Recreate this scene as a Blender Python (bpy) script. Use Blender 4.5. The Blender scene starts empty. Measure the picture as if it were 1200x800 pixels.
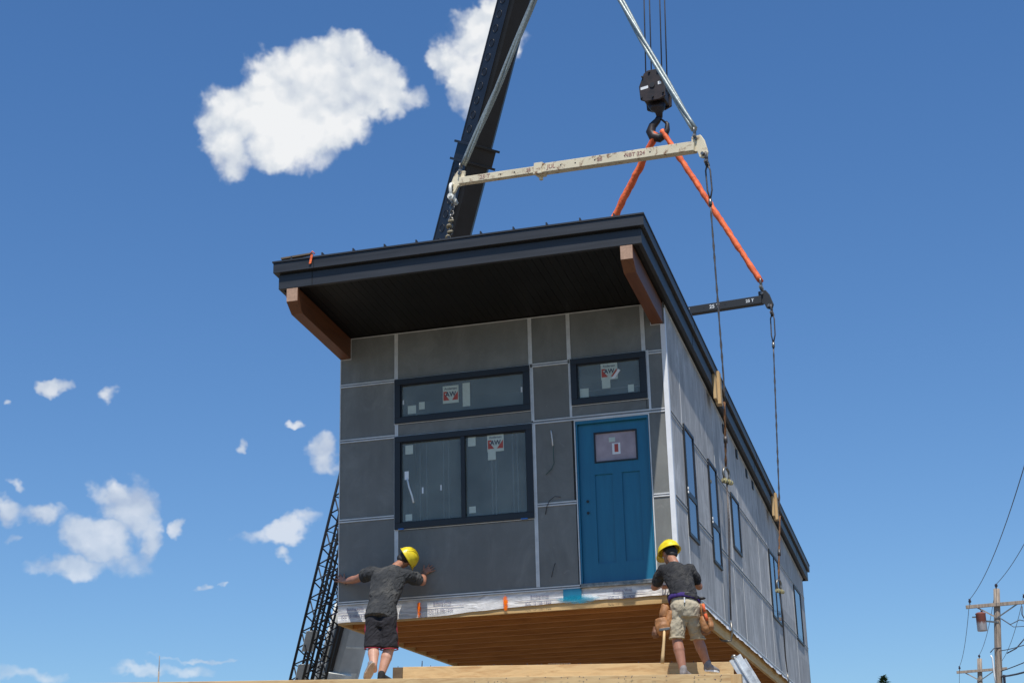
import bpy, bmesh, math, random
from mathutils import Vector, Matrix, noise
random.seed(7)
R = math.radians
scene = bpy.context.scene
col = scene.collection
H = 4.81                                   # height of the bottom of the siding above the ground

# ------------------------------------------------------------------ materials
def nt_new(name):
    m = bpy.data.materials.new(name); m.use_nodes = True
    nt = m.node_tree; nt.nodes.clear()
    out = nt.nodes.new('ShaderNodeOutputMaterial')
    b = nt.nodes.new('ShaderNodeBsdfPrincipled')
    nt.links.new(b.outputs[0], out.inputs[0])
    return m, nt, b, out
def N(nt, t, **k):
    n = nt.nodes.new(t)
    for a, v in k.items(): setattr(n, a, v)
    return n
def coords(nt, scale=(1, 1, 1), space='Object'):
    tc = N(nt, 'ShaderNodeTexCoord'); mp = N(nt, 'ShaderNodeMapping')
    nt.links.new(tc.outputs[space], mp.inputs[0]); mp.inputs['Scale'].default_value = scale
    return mp.outputs[0]
def noise_n(nt, vec, scale, detail=5, rough=.55, dist=0):
    n = N(nt, 'ShaderNodeTexNoise'); nt.links.new(vec, n.inputs['Vector'])
    n.inputs['Scale'].default_value = scale; n.inputs['Detail'].default_value = detail
    n.inputs['Roughness'].default_value = rough; n.inputs['Distortion'].default_value = dist
    return n.outputs['Fac']
def ramp(nt, fac, stops):
    r = N(nt, 'ShaderNodeValToRGB'); nt.links.new(fac, r.inputs[0])
    e = r.color_ramp.elements
    while len(e) < len(stops): e.new(0.5)
    for i, (p, c) in enumerate(stops):
        e[i].position = p; e[i].color = (*c, 1) if len(c) == 3 else c
    return r.outputs[0]
def mixc(nt, fac, a, b, mode='MIX'):
    m = N(nt, 'ShaderNodeMix', data_type='RGBA', blend_type=mode)
    if isinstance(fac, (int, float)): m.inputs[0].default_value = fac
    else: nt.links.new(fac, m.inputs[0])
    for s, v in ((m.inputs[6], a), (m.inputs[7], b)):
        if isinstance(v, tuple): s.default_value = (*v, 1)
        else: nt.links.new(v, s)
    return m.outputs[2]
def mmath(nt, op, a, b=None, c=None, clamp=False):
    m = N(nt, 'ShaderNodeMath', operation=op, use_clamp=clamp)
    for i, v in enumerate((a, b, c)):
        if v is None: continue
        if isinstance(v, (int, float)): m.inputs[i].default_value = v
        else: nt.links.new(v, m.inputs[i])
    return m.outputs[0]
def bump(nt, b, h, strength=.3, dist=.01):
    n = N(nt, 'ShaderNodeBump'); n.inputs['Strength'].default_value = strength
    n.inputs['Distance'].default_value = dist
    nt.links.new(h, n.inputs['Height']); nt.links.new(n.outputs[0], b.inputs['Normal'])
def smat(name, c, rough=.6, var=.25, scale=6, metal=0, bmp=.15, sc=(1, 1, 1), spec=.5, c2=None, bscale=None):
    """generic weathered surface: colour varied by layered noise, fine bump"""
    m, nt, b, o = nt_new(name)
    v = coords(nt, sc)
    f = noise_n(nt, v, scale, 6, .6)
    lo = tuple(x * (1 - var) for x in c); hi = tuple(min(1, x * (1 + var)) for x in c)
    if c2: hi = c2
    cc = ramp(nt, f, [(.3, lo), (.7, hi)])
    nt.links.new(cc, b.inputs['Base Color'])
    b.inputs['Roughness'].default_value = rough; b.inputs['Metallic'].default_value = metal
    b.inputs['Specular IOR Level'].default_value = spec
    bump(nt, b, noise_n(nt, v, bscale or scale * 8, 4), bmp, .004)
    return m
M = {}
def cement(name, base, streak, chalk, vert=True):
    m, nt, b, o = nt_new(name)
    v = coords(nt); geo = N(nt, 'ShaderNodeNewGeometry')
    big = noise_n(nt, v, .9, 5, .6, .4)
    vs = coords(nt, (7, 7, .55)); st = noise_n(nt, vs, 1.6, 6, .62)
    c = ramp(nt, big, [(.28, tuple(x * .8 for x in base)), (.72, tuple(x * 1.2 for x in base))])
    c = mixc(nt, mmath(nt, 'MULTIPLY', ramp(nt, st, [(.42, (0, 0, 0)), (.72, (1, 1, 1))]), streak), c, tuple(min(1, x * 1.75) for x in base))
    bl = noise_n(nt, coords(nt, (1, 1, .55)), 2.4, 9, .72, .8)
    c = mixc(nt, mmath(nt, 'MULTIPLY', ramp(nt, bl, [(.48, (0, 0, 0)), (.70, (1, 1, 1))]), chalk), c, tuple(min(1, x * 1.9) for x in base))
    dk = noise_n(nt, v, 3.1, 7, .65)
    c = mixc(nt, mmath(nt, 'MULTIPLY', ramp(nt, dk, [(.55, (0, 0, 0)), (.75, (1, 1, 1))]), .35), c, tuple(x * .6 for x in base))
    sp = noise_n(nt, v, 9, 8, .7, .6)
    c = mixc(nt, mmath(nt, 'MULTIPLY', ramp(nt, sp, [(.62, (0, 0, 0)), (.76, (1, 1, 1))]), chalk), c, (.42, .41, .39))
    isl = mmath(nt, 'MULTIPLY_ADD', geo.outputs['Random Per Island'], .22, .89)
    hs = N(nt, 'ShaderNodeHueSaturation'); nt.links.new(c, hs.inputs['Color']); nt.links.new(isl, hs.inputs['Value'])
    nt.links.new(hs.outputs[0], b.inputs['Base Color'])
    b.inputs['Roughness'].default_value = .72
    bump(nt, b, noise_n(nt, v, 120, 3), .12, .003)
    return m
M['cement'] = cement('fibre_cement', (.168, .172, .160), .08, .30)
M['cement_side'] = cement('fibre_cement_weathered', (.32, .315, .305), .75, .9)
M['trim'] = smat('aluminium_trim', (.62, .62, .60), .45, .16, 5, .15, .05)
M['trim_dark'] = smat('trim_groove', (.16, .17, .18), .5, .1, 5, .2, .05)
M['white_trim'] = smat('white_trim', (.72, .73, .74), .45, .08, 5, 0, .05)
M['fascia'] = smat('charcoal_metal', (.024, .026, .030), .48, .35, 3, .1, .05, (.4, .4, 6))
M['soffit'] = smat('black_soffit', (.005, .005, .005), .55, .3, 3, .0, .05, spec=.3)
M['frame'] = smat('black_window_frame', (.010, .011, .013), .45, .2, 5, 0, .03)
M['sheath'] = smat('dark_sheathing', (.05, .045, .04), .8, .3, 4)
M['inside'] = smat('dim_interior', (.22, .22, .21), .8, .25, 1.5)
M['sheet'] = smat('plastic_sheet_edge', (.80, .84, .86), .4, .1, 9)
M['black'] = smat('black_paint', (.010, .010, .011), .5, .3, 4, 0, .1)
M['boom'] = smat('dark_boom_paint', (.013, .014, .017), .42, .35, 2.2, 0, .08)
M['lattice'] = smat('black_tube', (.008, .008, .010), .6, .4, 3, 0, .1)
M['grey_steel'] = smat('grey_crane_paint', (.46, .47, .45), .5, .22, 1.6, 0, .1)
M['pale_steel'] = smat('pale_crane_paint', (.68, .68, .62), .5, .25, 5, 0, .1)
M['steel'] = smat('worn_steel', (.22, .21, .19), .4, .4, 20, .8, .1)
M['rope'] = smat('wire_rope', (.10, .09, .085), .5, .5, 60, .5, .3)
M['sling_rope'] = smat('galvanised_sling', (.30, .335, .32), .42, .3, 30, .45, .4)
M['knot'] = smat('dirty_knotted_rope', (.26, .22, .14), .8, .5, 30, 0, .5)
M['end_grain_sunlit'] = smat('beam_end_grain_sunlit', (.40, .25, .17), .8, .2, 30, 0, .2)  # end grain, with the sunlight on the beam ends put into its pale tone
M['brass'] = smat('yellow_shackle', (.40, .36, .20), .45, .3, 20, .2, .1)
M['thread_rust'] = smat('rusty_chafe', (.16, .075, .03), .8, .5, 30, 0, .3)
M['hook'] = smat('hook_steel', (.018, .016, .017), .5, .5, 6, .2, .2, c2=(.045, .028, .024))
M['skin'] = smat('skin', (.50, .27, .18), .5, .12, 12, 0, .05, c2=(.56, .31, .215))
M['skin_tan'] = smat('skin_tanned', (.36, .165, .10), .48, .15, 12, 0, .05)
M['hair'] = smat('dark_hair', (.012, .009, .008), .6, .4, 60, 0, .5)
M['helmet'] = smat('yellow_helmet', (.70, .52, .012), .36, .12, 12, 0, .05, c2=(.90, .72, .03))
M['white'] = smat('white_label', (.75, .76, .75), .5, .05, 10)
M['paper'] = smat('pale_green_paper', (.50, .57, .50), .6, .08, 20)
M['red'] = smat('red_print', (.42, .07, .05), .6, .15, 20)
M['ink'] = smat('dark_ink', (.03, .035, .07), .6, .3, 30)
M['faded_ink'] = smat('faded_purple_ink', (.17, .16, .24), .6, .3, 30)
M['brown_ink'] = smat('faded_brown_ink', (.36, .20, .16), .7, .4, 30)
M['blue_tape'] = smat('blue_tape', (.02, .16, .55), .5, .1, 20)
M['pouch'] = smat('leather_pouch', (.33, .145, .05), .6, .35, 14, 0, .3)
M['pouch_dark'] = smat('worn_leather', (.17, .075, .035), .65, .35, 14, 0, .3)
M['purple'] = smat('purple_belt', (.035, .014, .13), .85, .5, 25, 0, .3)
M['shoe'] = smat('grey_shoe', (.22, .20, .19), .7, .3, 20)
M['sole'] = smat('shoe_sole', (.40, .29, .20), .8, .25, 25)
M['sock'] = smat('dark_sock', (.015, .015, .016), .9, .2, 30)
M['alu'] = smat('bare_aluminium', (.50, .52, .52), .45, .45, 9, .35, .2)
M['pole'] = smat('weathered_pole', (.30, .24, .185), .85, .35, 3, 0, .4, (6, 6, .8))
M['porcelain'] = smat('dark_insulator', (.05, .04, .05), .3, .2, 10)
M['cable'] = smat('power_cable', (.055, .06, .075), .6, .3, 10)
M['bark'] = smat('bark', (.12, .08, .05), .9, .3, 10, 0, .5)
M['needle'] = smat('foliage', (.045, .085, .03), .8, .5, 9, 0, .3)
M['wire_green'] = smat('green_wire', (.03, .09, .08), .5, .2, 20)
M['shorts_red'] = smat('red_stripe', (.26, .010, .035), .8, .15, 20)

def wood(name, base, dark, along=0, rough=.7, knots=.6, sc=1.0):
    m, nt, b, o = nt_new(name)
    s = [14 * sc] * 3; s[along] = .9 * sc
    v = coords(nt, tuple(s)); g = noise_n(nt, v, 1.4, 7, .65, .8)
    v2 = coords(nt); blot = noise_n(nt, v2, 1.7, 3)
    c = ramp(nt, g, [(.32, dark), (.52, base), (.78, tuple(min(1, x * 1.15) for x in base))])
    c = mixc(nt, mmath(nt, 'MULTIPLY', blot, .35), c, tuple(x * .72 for x in base))
    sk = [2.2] * 3; sk[along] = 1.1
    vo = N(nt, 'ShaderNodeTexVoronoi'); nt.links.new(coords(nt, tuple(sk)), vo.inputs['Vector']); vo.inputs['Scale'].default_value = 2.6
    kn = ramp(nt, vo.outputs['Distance'], [(.03, (1, 1, 1)), (.075, (0, 0, 0))])
    c = mixc(nt, mmath(nt, 'MULTIPLY', kn, knots), c, tuple(x * .25 for x in base))
    geo = N(nt, 'ShaderNodeNewGeometry')
    hs = N(nt, 'ShaderNodeHueSaturation'); nt.links.new(c, hs.inputs['Color'])
    nt.links.new(mmath(nt, 'MULTIPLY_ADD', geo.outputs['Random Per Island'], .25, .87), hs.inputs['Value'])
    nt.links.new(hs.outputs[0], b.inputs['Base Color']); b.inputs['Roughness'].default_value = rough
    bump(nt, b, g, .25, .004)
    return m
M['timber'] = wood('spruce_timber', (.66, .46, .225), (.47, .27, .11), 0)
M['timber_y'] = wood('spruce_timber_long', (.60, .42, .21), (.48, .30, .13), 1)
M['timber_z'] = wood('spruce_timber_upright', (.62, .42, .20), (.50, .30, .12), 2)
M['timber_dark'] = wood('dark_brown_timber', (.13, .09, .05), (.07, .048, .03), 0)
M['joist'] = wood('joist_timber', (.56, .25, .075), (.35, .13, .035), 0, knots=.3)
M['rim'] = wood('rim_board', (.56, .37, .16), (.42, .25, .09), 0, knots=.2)
M['rim_y'] = wood('rim_board_long', (.72, .48, .20), (.56, .33, .11), 1, knots=.2)
M['subfloor'] = smat('subfloor_osb', (.075, .028, .010), .85, .4, 18)
M['stain'] = wood('brown_stained_beam', (.155, .055, .022), (.10, .034, .013), 1, .5, .3)

def glass_mat(name, tint, clear, refl=.9, ior=1.6):
    m = bpy.data.materials.new(name); m.use_nodes = True; nt = m.node_tree; nt.nodes.clear()
    out = N(nt, 'ShaderNodeOutputMaterial')
    tr = N(nt, 'ShaderNodeBsdfTransparent'); df = N(nt, 'ShaderNodeBsdfDiffuse'); gl = N(nt, 'ShaderNodeBsdfGlossy')
    v = coords(nt); n = noise_n(nt, v, 2.5, 5, .6)
    nt.links.new(ramp(nt, n, [(.3, tuple(x * .72 for x in tint)), (.7, tuple(x * 1.28 for x in tint))]), df.inputs[0])
    gl.inputs['Roughness'].default_value = .03; gl.inputs[0].default_value = (refl, refl, refl, 1)
    fr = N(nt, 'ShaderNodeFresnel'); fr.inputs[0].default_value = ior
    m1 = N(nt, 'ShaderNodeMixShader'); m1.inputs[0].default_value = clear
    nt.links.new(df.outputs[0], m1.inputs[1]); nt.links.new(tr.outputs[0], m1.inputs[2])
    m2 = N(nt, 'ShaderNodeMixShader'); nt.links.new(fr.outputs[0], m2.inputs[0])
    nt.links.new(m1.outputs[0], m2.inputs[1]); nt.links.new(gl.outputs[0], m2.inputs[2])
    nt.links.new(m2.outputs[0], out.inputs[0])
    return m
M['glass'] = glass_mat('window_glass', (.26, .30, .27), .55, .6, 1.5)
M['glass_side'] = glass_mat('sky_reflecting_glass', (.06, .08, .13), .25, .95, 2.6)
M['glass_door'] = glass_mat('protective_film_glass', (.44, .36, .38), .15, .5, 1.45)
def door_blue():
    m, nt, b, o = nt_new('blue_door_paint')
    v = coords(nt, (6, 6, .7)); f = noise_n(nt, v, 2, 6, .6)
    nt.links.new(ramp(nt, f, [(.3, (.007, .125, .225)), (.7, (.010, .155, .265))]), b.inputs['Base Color'])
    b.inputs['Roughness'].default_value = .42
    bump(nt, b, noise_n(nt, coords(nt, (30, 30, 2)), 2, 4), .06, .003)
    return m
M['door'] = door_blue()
def wrap_mat():
    m, nt, b, o = nt_new('silver_building_wrap')
    v = coords(nt); v2 = coords(nt, (1, 1, 5)); f = noise_n(nt, v2, 3.2, 6, .65, 1.2)
    c = ramp(nt, f, [(.3, (.38, .37, .35)), (.5, (.58, .57, .55)), (.66, (.80, .79, .76))])
    br = noise_n(nt, v2, 1.1, 4, .5, .3)
    c = mixc(nt, mmath(nt, 'MULTIPLY', ramp(nt, br, [(.55, (0, 0, 0)), (.7, (1, 1, 1))]), .35), c, (.50, .38, .24))
    nt.links.new(c, b.inputs['Base Color']); b.inputs['Roughness'].default_value = .38
    bump(nt, b, f, .6, .02)
    return m
M['wrap'] = wrap_mat()
def spray(name, c):
    m = bpy.data.materials.new(name); m.use_nodes = True; nt = m.node_tree; nt.nodes.clear()
    out = N(nt, 'ShaderNodeOutputMaterial'); tr = N(nt, 'ShaderNodeBsdfTransparent'); df = N(nt, 'ShaderNodeBsdfDiffuse')
    df.inputs[0].default_value = (*c, 1)
    g = N(nt, 'ShaderNodeTexCoord'); sp = N(nt, 'ShaderNodeSeparateXYZ'); nt.links.new(g.outputs['Generated'], sp.inputs[0])
    x = mmath(nt, 'SUBTRACT', mmath(nt, 'MULTIPLY', sp.outputs[0], 2), 1); z = mmath(nt, 'SUBTRACT', mmath(nt, 'MULTIPLY', sp.outputs[2], 2), 1)
    r = mmath(nt, 'SUBTRACT', 1, mmath(nt, 'ADD', mmath(nt, 'MULTIPLY', x, x), mmath(nt, 'MULTIPLY', z, z)))
    nz = noise_n(nt, coords(nt, (1, 1, 3)), 9, 5, .6)
    a = mmath(nt, 'MULTIPLY', mmath(nt, 'ADD', r, mmath(nt, 'MULTIPLY', mmath(nt, 'SUBTRACT', nz, .55), 2.0)), (1.0 if c[2] < .1 else .6), clamp=True)
    mx = N(nt, 'ShaderNodeMixShader'); nt.links.new(a, mx.inputs[0]); nt.links.new(tr.outputs[0], mx.inputs[1]); nt.links.new(df.outputs[0], mx.inputs[2])
    nt.links.new(mx.outputs[0], out.inputs[0]); return m
M['spray_blue'] = spray('blue_overspray', (.02, .30, .45))
M['spray_orange'] = spray('orange_marking_paint', (.9, .18, .01))
def rusty(name, base, rust, lo=.52, hi=.66, scale=7):
    m, nt, b, o = nt_new(name)
    v = coords(nt); f = noise_n(nt, v, scale, 8, .7, .6); g = noise_n(nt, v, 2.2, 4)
    c = ramp(nt, g, [(.3, tuple(x * .85 for x in base)), (.7, base)])
    c = mixc(nt, ramp(nt, f, [(lo, (0, 0, 0)), (hi, (1, 1, 1))]), c, rust)
    nt.links.new(c, b.inputs['Base Color']); b.inputs['Roughness'].default_value = .6
    bump(nt, b, f, .2, .005); return m
M['white_bar'] = rusty('chipped_white_paint', (.80, .70, .49), (.20, .085, .03), .53, .66, 9)
M['black_bar'] = rusty('chipped_black_paint', (.022, .024, .026), (.14, .055, .03), .62, .72, 7)
def can_mat():
    m, nt, b, o = nt_new('rusty_transformer'); v = coords(nt); f = noise_n(nt, coords(nt, (4, 4, 1.2)), 2.2, 6, .7)
    sp = N(nt, 'ShaderNodeSeparateXYZ'); nt.links.new(v, sp.inputs[0])
    t = mmath(nt, 'ADD', mmath(nt, 'MULTIPLY', mmath(nt, 'SUBTRACT', sp.outputs[2], 9.93), 3.2), mmath(nt, 'SUBTRACT', mmath(nt, 'MULTIPLY', f, 2.4), .9))
    nt.links.new(ramp(nt, t, [(.15, (.50, .46, .45)), (.55, (.20, .06, .04))]), b.inputs['Base Color']); b.inputs['Roughness'].default_value = .7
    return m
M['can'] = can_mat()
def sling_mat():
    m, nt, b, o = nt_new('orange_webbing')
    v = coords(nt); f = noise_n(nt, v, 9, 6, .6, .8)
    nt.links.new(ramp(nt, f, [(.3, (.52, .07, .015)), (.7, (.95, .19, .05))]), b.inputs['Base Color'])
    b.inputs['Roughness'].default_value = .7; bump(nt, b, f, .5, .03); return m
M['orange'] = sling_mat()
def cloth(name, base, dust, d0=.5, d1=.75, amount=.7, fold=.5, fsc=(5, 5, 2.2)):
    m, nt, b, o = nt_new(name)
    v = coords(nt); f = noise_n(nt, v, 4.5, 6, .62, .4)
    c = mixc(nt, mmath(nt, 'MULTIPLY', ramp(nt, f, [(d0, (0, 0, 0)), (d1, (1, 1, 1))]), amount), base, dust)
    nt.links.new(c, b.inputs['Base Color']); b.inputs['Roughness'].default_value = .9
    rt = N(nt, 'ShaderNodeTexCoord'); rm = N(nt, 'ShaderNodeMapping'); nt.links.new(rt.outputs['Object'], rm.inputs[0]); rm.inputs['Rotation'].default_value = (.2, -.65, .3)
    sc_ = N(nt, 'ShaderNodeMapping'); nt.links.new(rm.outputs[0], sc_.inputs[0]); sc_.inputs['Scale'].default_value = fsc
    w = noise_n(nt, sc_.outputs[0], 2.0, 3, .5, 1.0)
    bump(nt, b, w, fold, .06); return m
M['tee_dusty'] = cloth('dusty_grey_tee', (.028, .030, .032), (.16, .15, .13), .50, .82, .7, .8, (9, 9, 2.2))
M['tee_dark'] = cloth('dark_tee', (.018, .018, .020), (.085, .08, .07), .50, .74, .7, .8, (9, 9, 2.5))
M['khaki'] = cloth('khaki_shorts', (.40, .34, .235), (.50, .44, .32), .4, .7, .6, .6)
M['shorts_black'] = cloth('black_shorts', (.010, .009, .012), (.03, .028, .034), .4, .8, .6, .8, (6, 6, 2))
def ground_mat():
    m, nt, b, o = nt_new('gravel_ground')
    v = coords(nt); f = noise_n(nt, v, .15, 6, .6); g = noise_n(nt, v, 9, 6, .7)
    c = ramp(nt, f, [(.35, (.16, .125, .085)), (.6, (.22, .18, .125)), (.8, (.06, .085, .035))])
    c = mixc(nt, .35, c, ramp(nt, g, [(.3, (.08, .07, .055)), (.7, (.22, .20, .17))]))
    nt.links.new(c, b.inputs['Base Color']); b.inputs['Roughness'].default_value = .95
    bump(nt, b, g, .5, .03); return m
M['ground'] = ground_mat()

# ------------------------------------------------------------------ mesh helpers
def orth(d, up=Vector((0, 0, 1))):
    d = d.normalized()
    if abs(d.dot(up)) > .98: up = Vector((0, 1, 0)) if abs(d.y) < .9 else Vector((1, 0, 0))
    s = d.cross(up).normalized(); u = s.cross(d).normalized()
    return d, s, u
class MB:
    def __init__(s): s.v = []; s.f = []; s.sm = []; s.starts = []
    def add(s, vs, fs, smooth=False):
        s.starts.append((len(s.v), len(s.f))); n = len(s.v); s.v += [tuple(x) for x in vs]; s.f += [tuple(n + i for i in f) for f in fs]; s.sm += [smooth] * len(fs); return s
    def box(s, a, b):
        (x0, y0, z0), (x1, y1, z1) = a, b
        if x0 > x1: x0, x1 = x1, x0
        if y0 > y1: y0, y1 = y1, y0
        if z0 > z1: z0, z1 = z1, z0
        return s.add([(x0, y0, z0), (x1, y0, z0), (x1, y1, z0), (x0, y1, z0), (x0, y0, z1), (x1, y0, z1), (x1, y1, z1), (x0, y1, z1)],
                     [(0, 3, 2, 1), (4, 5, 6, 7), (0, 1, 5, 4), (1, 2, 6, 5), (2, 3, 7, 6), (3, 0, 4, 7)])
    def slab(s, x0, x1, y0, y1, z0, z1, k):           # box whose z falls by k per metre of y
        P = [(x, y, z - k * y) for z in (z0, z1) for (x, y) in ((x0, y0), (x1, y0), (x1, y1), (x0, y1))]
        return s.add(P, [(0, 3, 2, 1), (4, 5, 6, 7), (0, 1, 5, 4), (1, 2, 6, 5), (2, 3, 7, 6), (3, 0, 4, 7)])
    def bar(s, p, q, w, h, up=Vector((0, 0, 1)), w2=None, h2=None):   # rectangular bar p->q
        p = Vector(p); q = Vector(q); d, sd, u = orth(q - p, Vector(up)); w2 = w2 or w; h2 = h2 or h
        P = []
        for c, ww, hh in ((p, w, h), (q, w2, h2)):
            for a, b in ((-1, -1), (1, -1), (1, 1), (-1, 1)): P.append(c + sd * a * ww / 2 + u * b * hh / 2)
        return s.add(P, [(0, 1, 2, 3), (7, 6, 5, 4), (0, 4, 5, 1), (1, 5, 6, 2), (2, 6, 7, 3), (3, 7, 4, 0)])
    def tube(s, pts, r, n=8, caps=True, flat=1.0, up=Vector((0, 0, 1))):
        pts = [Vector(p) for p in pts]; rs = r if isinstance(r, (list, tuple)) else [r] * len(pts)
        ring = []; prev = None
        for i, p in enumerate(pts):
            d = (pts[min(i + 1, len(pts) - 1)] - pts[max(i - 1, 0)])
            if prev is None: d, sd, u = orth(d, Vector(up))
            else:
                d = d.normalized(); sd = (prev - d * prev.dot(d)).normalized(); u = sd.cross(d)
            prev = sd
            ring.append([p + sd * math.cos(2 * math.pi * k / n) * rs[i] + u * math.sin(2 * math.pi * k / n) * rs[i] * flat for k in range(n)])
        V = [q for rr in ring for q in rr]; F = []
        for i in range(len(pts) - 1):
            for k in range(n):
                a = i * n + k; b = i * n + (k + 1) % n
                F.append((a, b, b + n, a + n))
        s.add(V, F, True)
        if caps:
            m = len(s.v) - len(V)
            s.f.append(tuple(m + k for k in reversed(range(n)))); s.sm.append(False)
            s.f.append(tuple(m + (len(pts) - 1) * n + k for k in range(n))); s.sm.append(False)
        return s
    def loft(s, rings, n=16, smooth=True):            # rings: (centre, axisU, axisV)
        V = []; F = []
        for c, a, b in rings:
            c = Vector(c); a = Vector(a); b = Vector(b)
            V += [c + a * math.cos(2 * math.pi * k / n) + b * math.sin(2 * math.pi * k / n) for k in range(n)]
        for i in range(len(rings) - 1):
            for k in range(n):
                p = i * n + k; q = i * n + (k + 1) % n; F.append((p, q, q + n, p + n))
        F.append(tuple(reversed(range(n)))); F.append(tuple((len(rings) - 1) * n + k for k in range(n)))
        return s.add(V, F, smooth)
    def ball(s, c, r, n=14, m=10, M3=None):
        c = Vector(c); rr = r if isinstance(r, (tuple, list)) else (r, r, r); V = []; F = []
        for i in range(m + 1):
            t = math.pi * i / m
            for k in range(n):
                a = 2 * math.pi * k / n
                q = Vector((rr[0] * math.sin(t) * math.cos(a), rr[1] * math.sin(t) * math.sin(a), rr[2] * math.cos(t)))
                if M3: q = M3 @ q
                V.append(c + q)
        for i in range(m):
            for k in range(n):
                p = i * n + k; q = i * n + (k + 1) % n; F.append((p, p + n, q + n, q))
        return s.add(V, F, True)
    def cap(s, p, q, r1, r2, n=12):                    # closed capsule for remeshing
        p = Vector(p); q = Vector(q); d, a, b = orth(q - p); rings = []
        for t in (-90, -60, -30, 0): rings.append((p + d * r1 * math.sin(R(t)), a * r1 * max(.02, math.cos(R(t))), b * r1 * max(.02, math.cos(R(t)))))
        for t in (0, 30, 60, 90): rings.append((q + d * r2 * math.sin(R(t)), a * r2 * max(.02, math.cos(R(t))), b * r2 * max(.02, math.cos(R(t)))))
        return s.loft(rings, n)
    def prism(s, poly, d):                             # poly list of Vectors, extruded by vector d
        n = len(poly); d = Vector(d); V = [Vector(p) for p in poly] + [Vector(p) + d for p in poly]
        F = [tuple(range(n)), tuple(reversed(range(n, 2 * n)))] + [(i, i + n, (i + 1) % n + n, (i + 1) % n) for i in range(n)]
        return s.add(V, F)
    def ring(s, c, r, t, ax1, ax2, a0=0, a1=360, n=20, m=8):   # torus arc
        c = Vector(c); ax1 = Vector(ax1).normalized(); ax2 = Vector(ax2).normalized()
        pts = [c + ax1 * r * math.cos(R(a0 + (a1 - a0) * i / n)) + ax2 * r * math.sin(R(a0 + (a1 - a0) * i / n)) for i in range(n + 1)]
        return s.tube(pts, t, m, up=ax1.cross(ax2))
    def build_each(s, name, mat, parent=None, bevel=0):   # one object per piece
        st_ = s.starts + [(len(s.v), len(s.f))]; out = []
        for (a, fa), (b, fb) in zip(st_[:-1], st_[1:]):
            m = MB(); m.v = s.v[a:b]; m.f = [tuple(i - a for i in f) for f in s.f[fa:fb]]; m.sm = s.sm[fa:fb]
            out.append(m.build(name, mat, parent, bevel))
        return out
    def build(s, name, mat, parent=None, bevel=0, origin=None, recalc=True):
        me = bpy.data.meshes.new(name)
        V = s.v
        if origin is not None:
            o = Vector(origin); V = [tuple(Vector(q) - o) for q in V]
        me.from_pydata(V, [], s.f); me.update()
        for p, f in zip(me.polygons, s.sm): p.use_smooth = f
        if recalc:
            bm = bmesh.new(); bm.from_mesh(me); bmesh.ops.recalc_face_normals(bm, faces=bm.faces); bm.to_mesh(me); bm.free()
        ob = bpy.data.objects.new(name, me); col.objects.link(ob)
        me.materials.append(mat)
        if origin is not None: ob.location = Vector(origin) - (abs_loc(parent) if parent else Vector())
        elif parent: ob.location = -abs_loc(parent)
        if parent: ob.parent = parent
        if bevel:
            md = ob.modifiers.new('bevel', 'BEVEL'); md.width = bevel; md.segments = 2; md.limit_method = 'ANGLE'; md.angle_limit = R(40)
        return ob
def abs_loc(o):
    l = Vector()
    while o: l += o.location; o = o.parent
    return l
def tag(o, label=None, cat=None, group=None, kind=None):
    if label: o['label'] = label
    if cat: o['category'] = cat
    if group: o['group'] = group
    if kind: o['kind'] = kind
    return o
def empty(name, loc, label, cat, group=None):
    o = bpy.data.objects.new(name, None); o.empty_display_size = .2; o.location = loc; col.objects.link(o)
    return tag(o, label, cat, group)
def remesh(ob, vox, sm=4, disp=0, dscale=.15):
    m = ob.modifiers.new('remesh', 'REMESH'); m.mode = 'VOXEL'; m.voxel_size = vox; m.use_smooth_shade = True
    s = ob.modifiers.new('smooth', 'SMOOTH'); s.iterations = sm; s.factor = .6
    if disp:
        t = bpy.data.textures.new('folds', 'CLOUDS'); t.noise_scale = dscale; t.noise_depth = 2
        d = ob.modifiers.new('folds', 'DISPLACE'); d.texture = t; d.strength = disp; d.mid_level = .5; d.texture_coords = 'LOCAL'
    dg = bpy.context.evaluated_depsgraph_get(); ev = ob.evaluated_get(dg)
    me = bpy.data.meshes.new_from_object(ev); ob.modifiers.clear(); ob.data = me
    for p in me.polygons: p.use_smooth = True
    return ob
def text(s, size, loc, rot, mat, parent=None, w=1.0, align='CENTER', ext=.0008, bold=.0):
    name = 'lettering'; cu = bpy.data.curves.new(name, 'FONT'); cu.body = s; cu.size = size; cu.extrude = ext; cu.align_x = align; cu.align_y = 'CENTER'; cu.offset = bold
    t = bpy.data.objects.new(name, cu); col.objects.link(t)
    dg = bpy.context.evaluated_depsgraph_get(); me = bpy.data.meshes.new_from_object(t.evaluated_get(dg))
    col.objects.unlink(t); bpy.data.objects.remove(t)
    for v in me.vertices: v.co.x *= w
    o = bpy.data.objects.new(name, me); col.objects.link(o); me.materials.clear(); me.materials.append(mat)
    rm = rot if isinstance(rot, Matrix) else Matrix.Rotation(rot[2], 3, 'Z') @ Matrix.Rotation(rot[1], 3, 'Y') @ Matrix.Rotation(rot[0], 3, 'X')
    mw = rm.to_4x4(); mw.translation = Vector(loc) - (abs_loc(parent) if parent else Vector())
    o.matrix_world = mw
    if parent: o.parent = parent
    return o
FRONT = (R(90), 0, 0)                      # lettering that faces -y

# ------------------------------------------------------------------ ground
g = MB(); n = 24
for i in range(n):
    pass
g.add([(-3000, -3000, 0), (3000, -3000, 0), (3000, 3000, 0), (-3000, 3000, 0)], [(0, 1, 2, 3)])
tag(g.build('ground', M['ground']), kind='structure')

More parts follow.
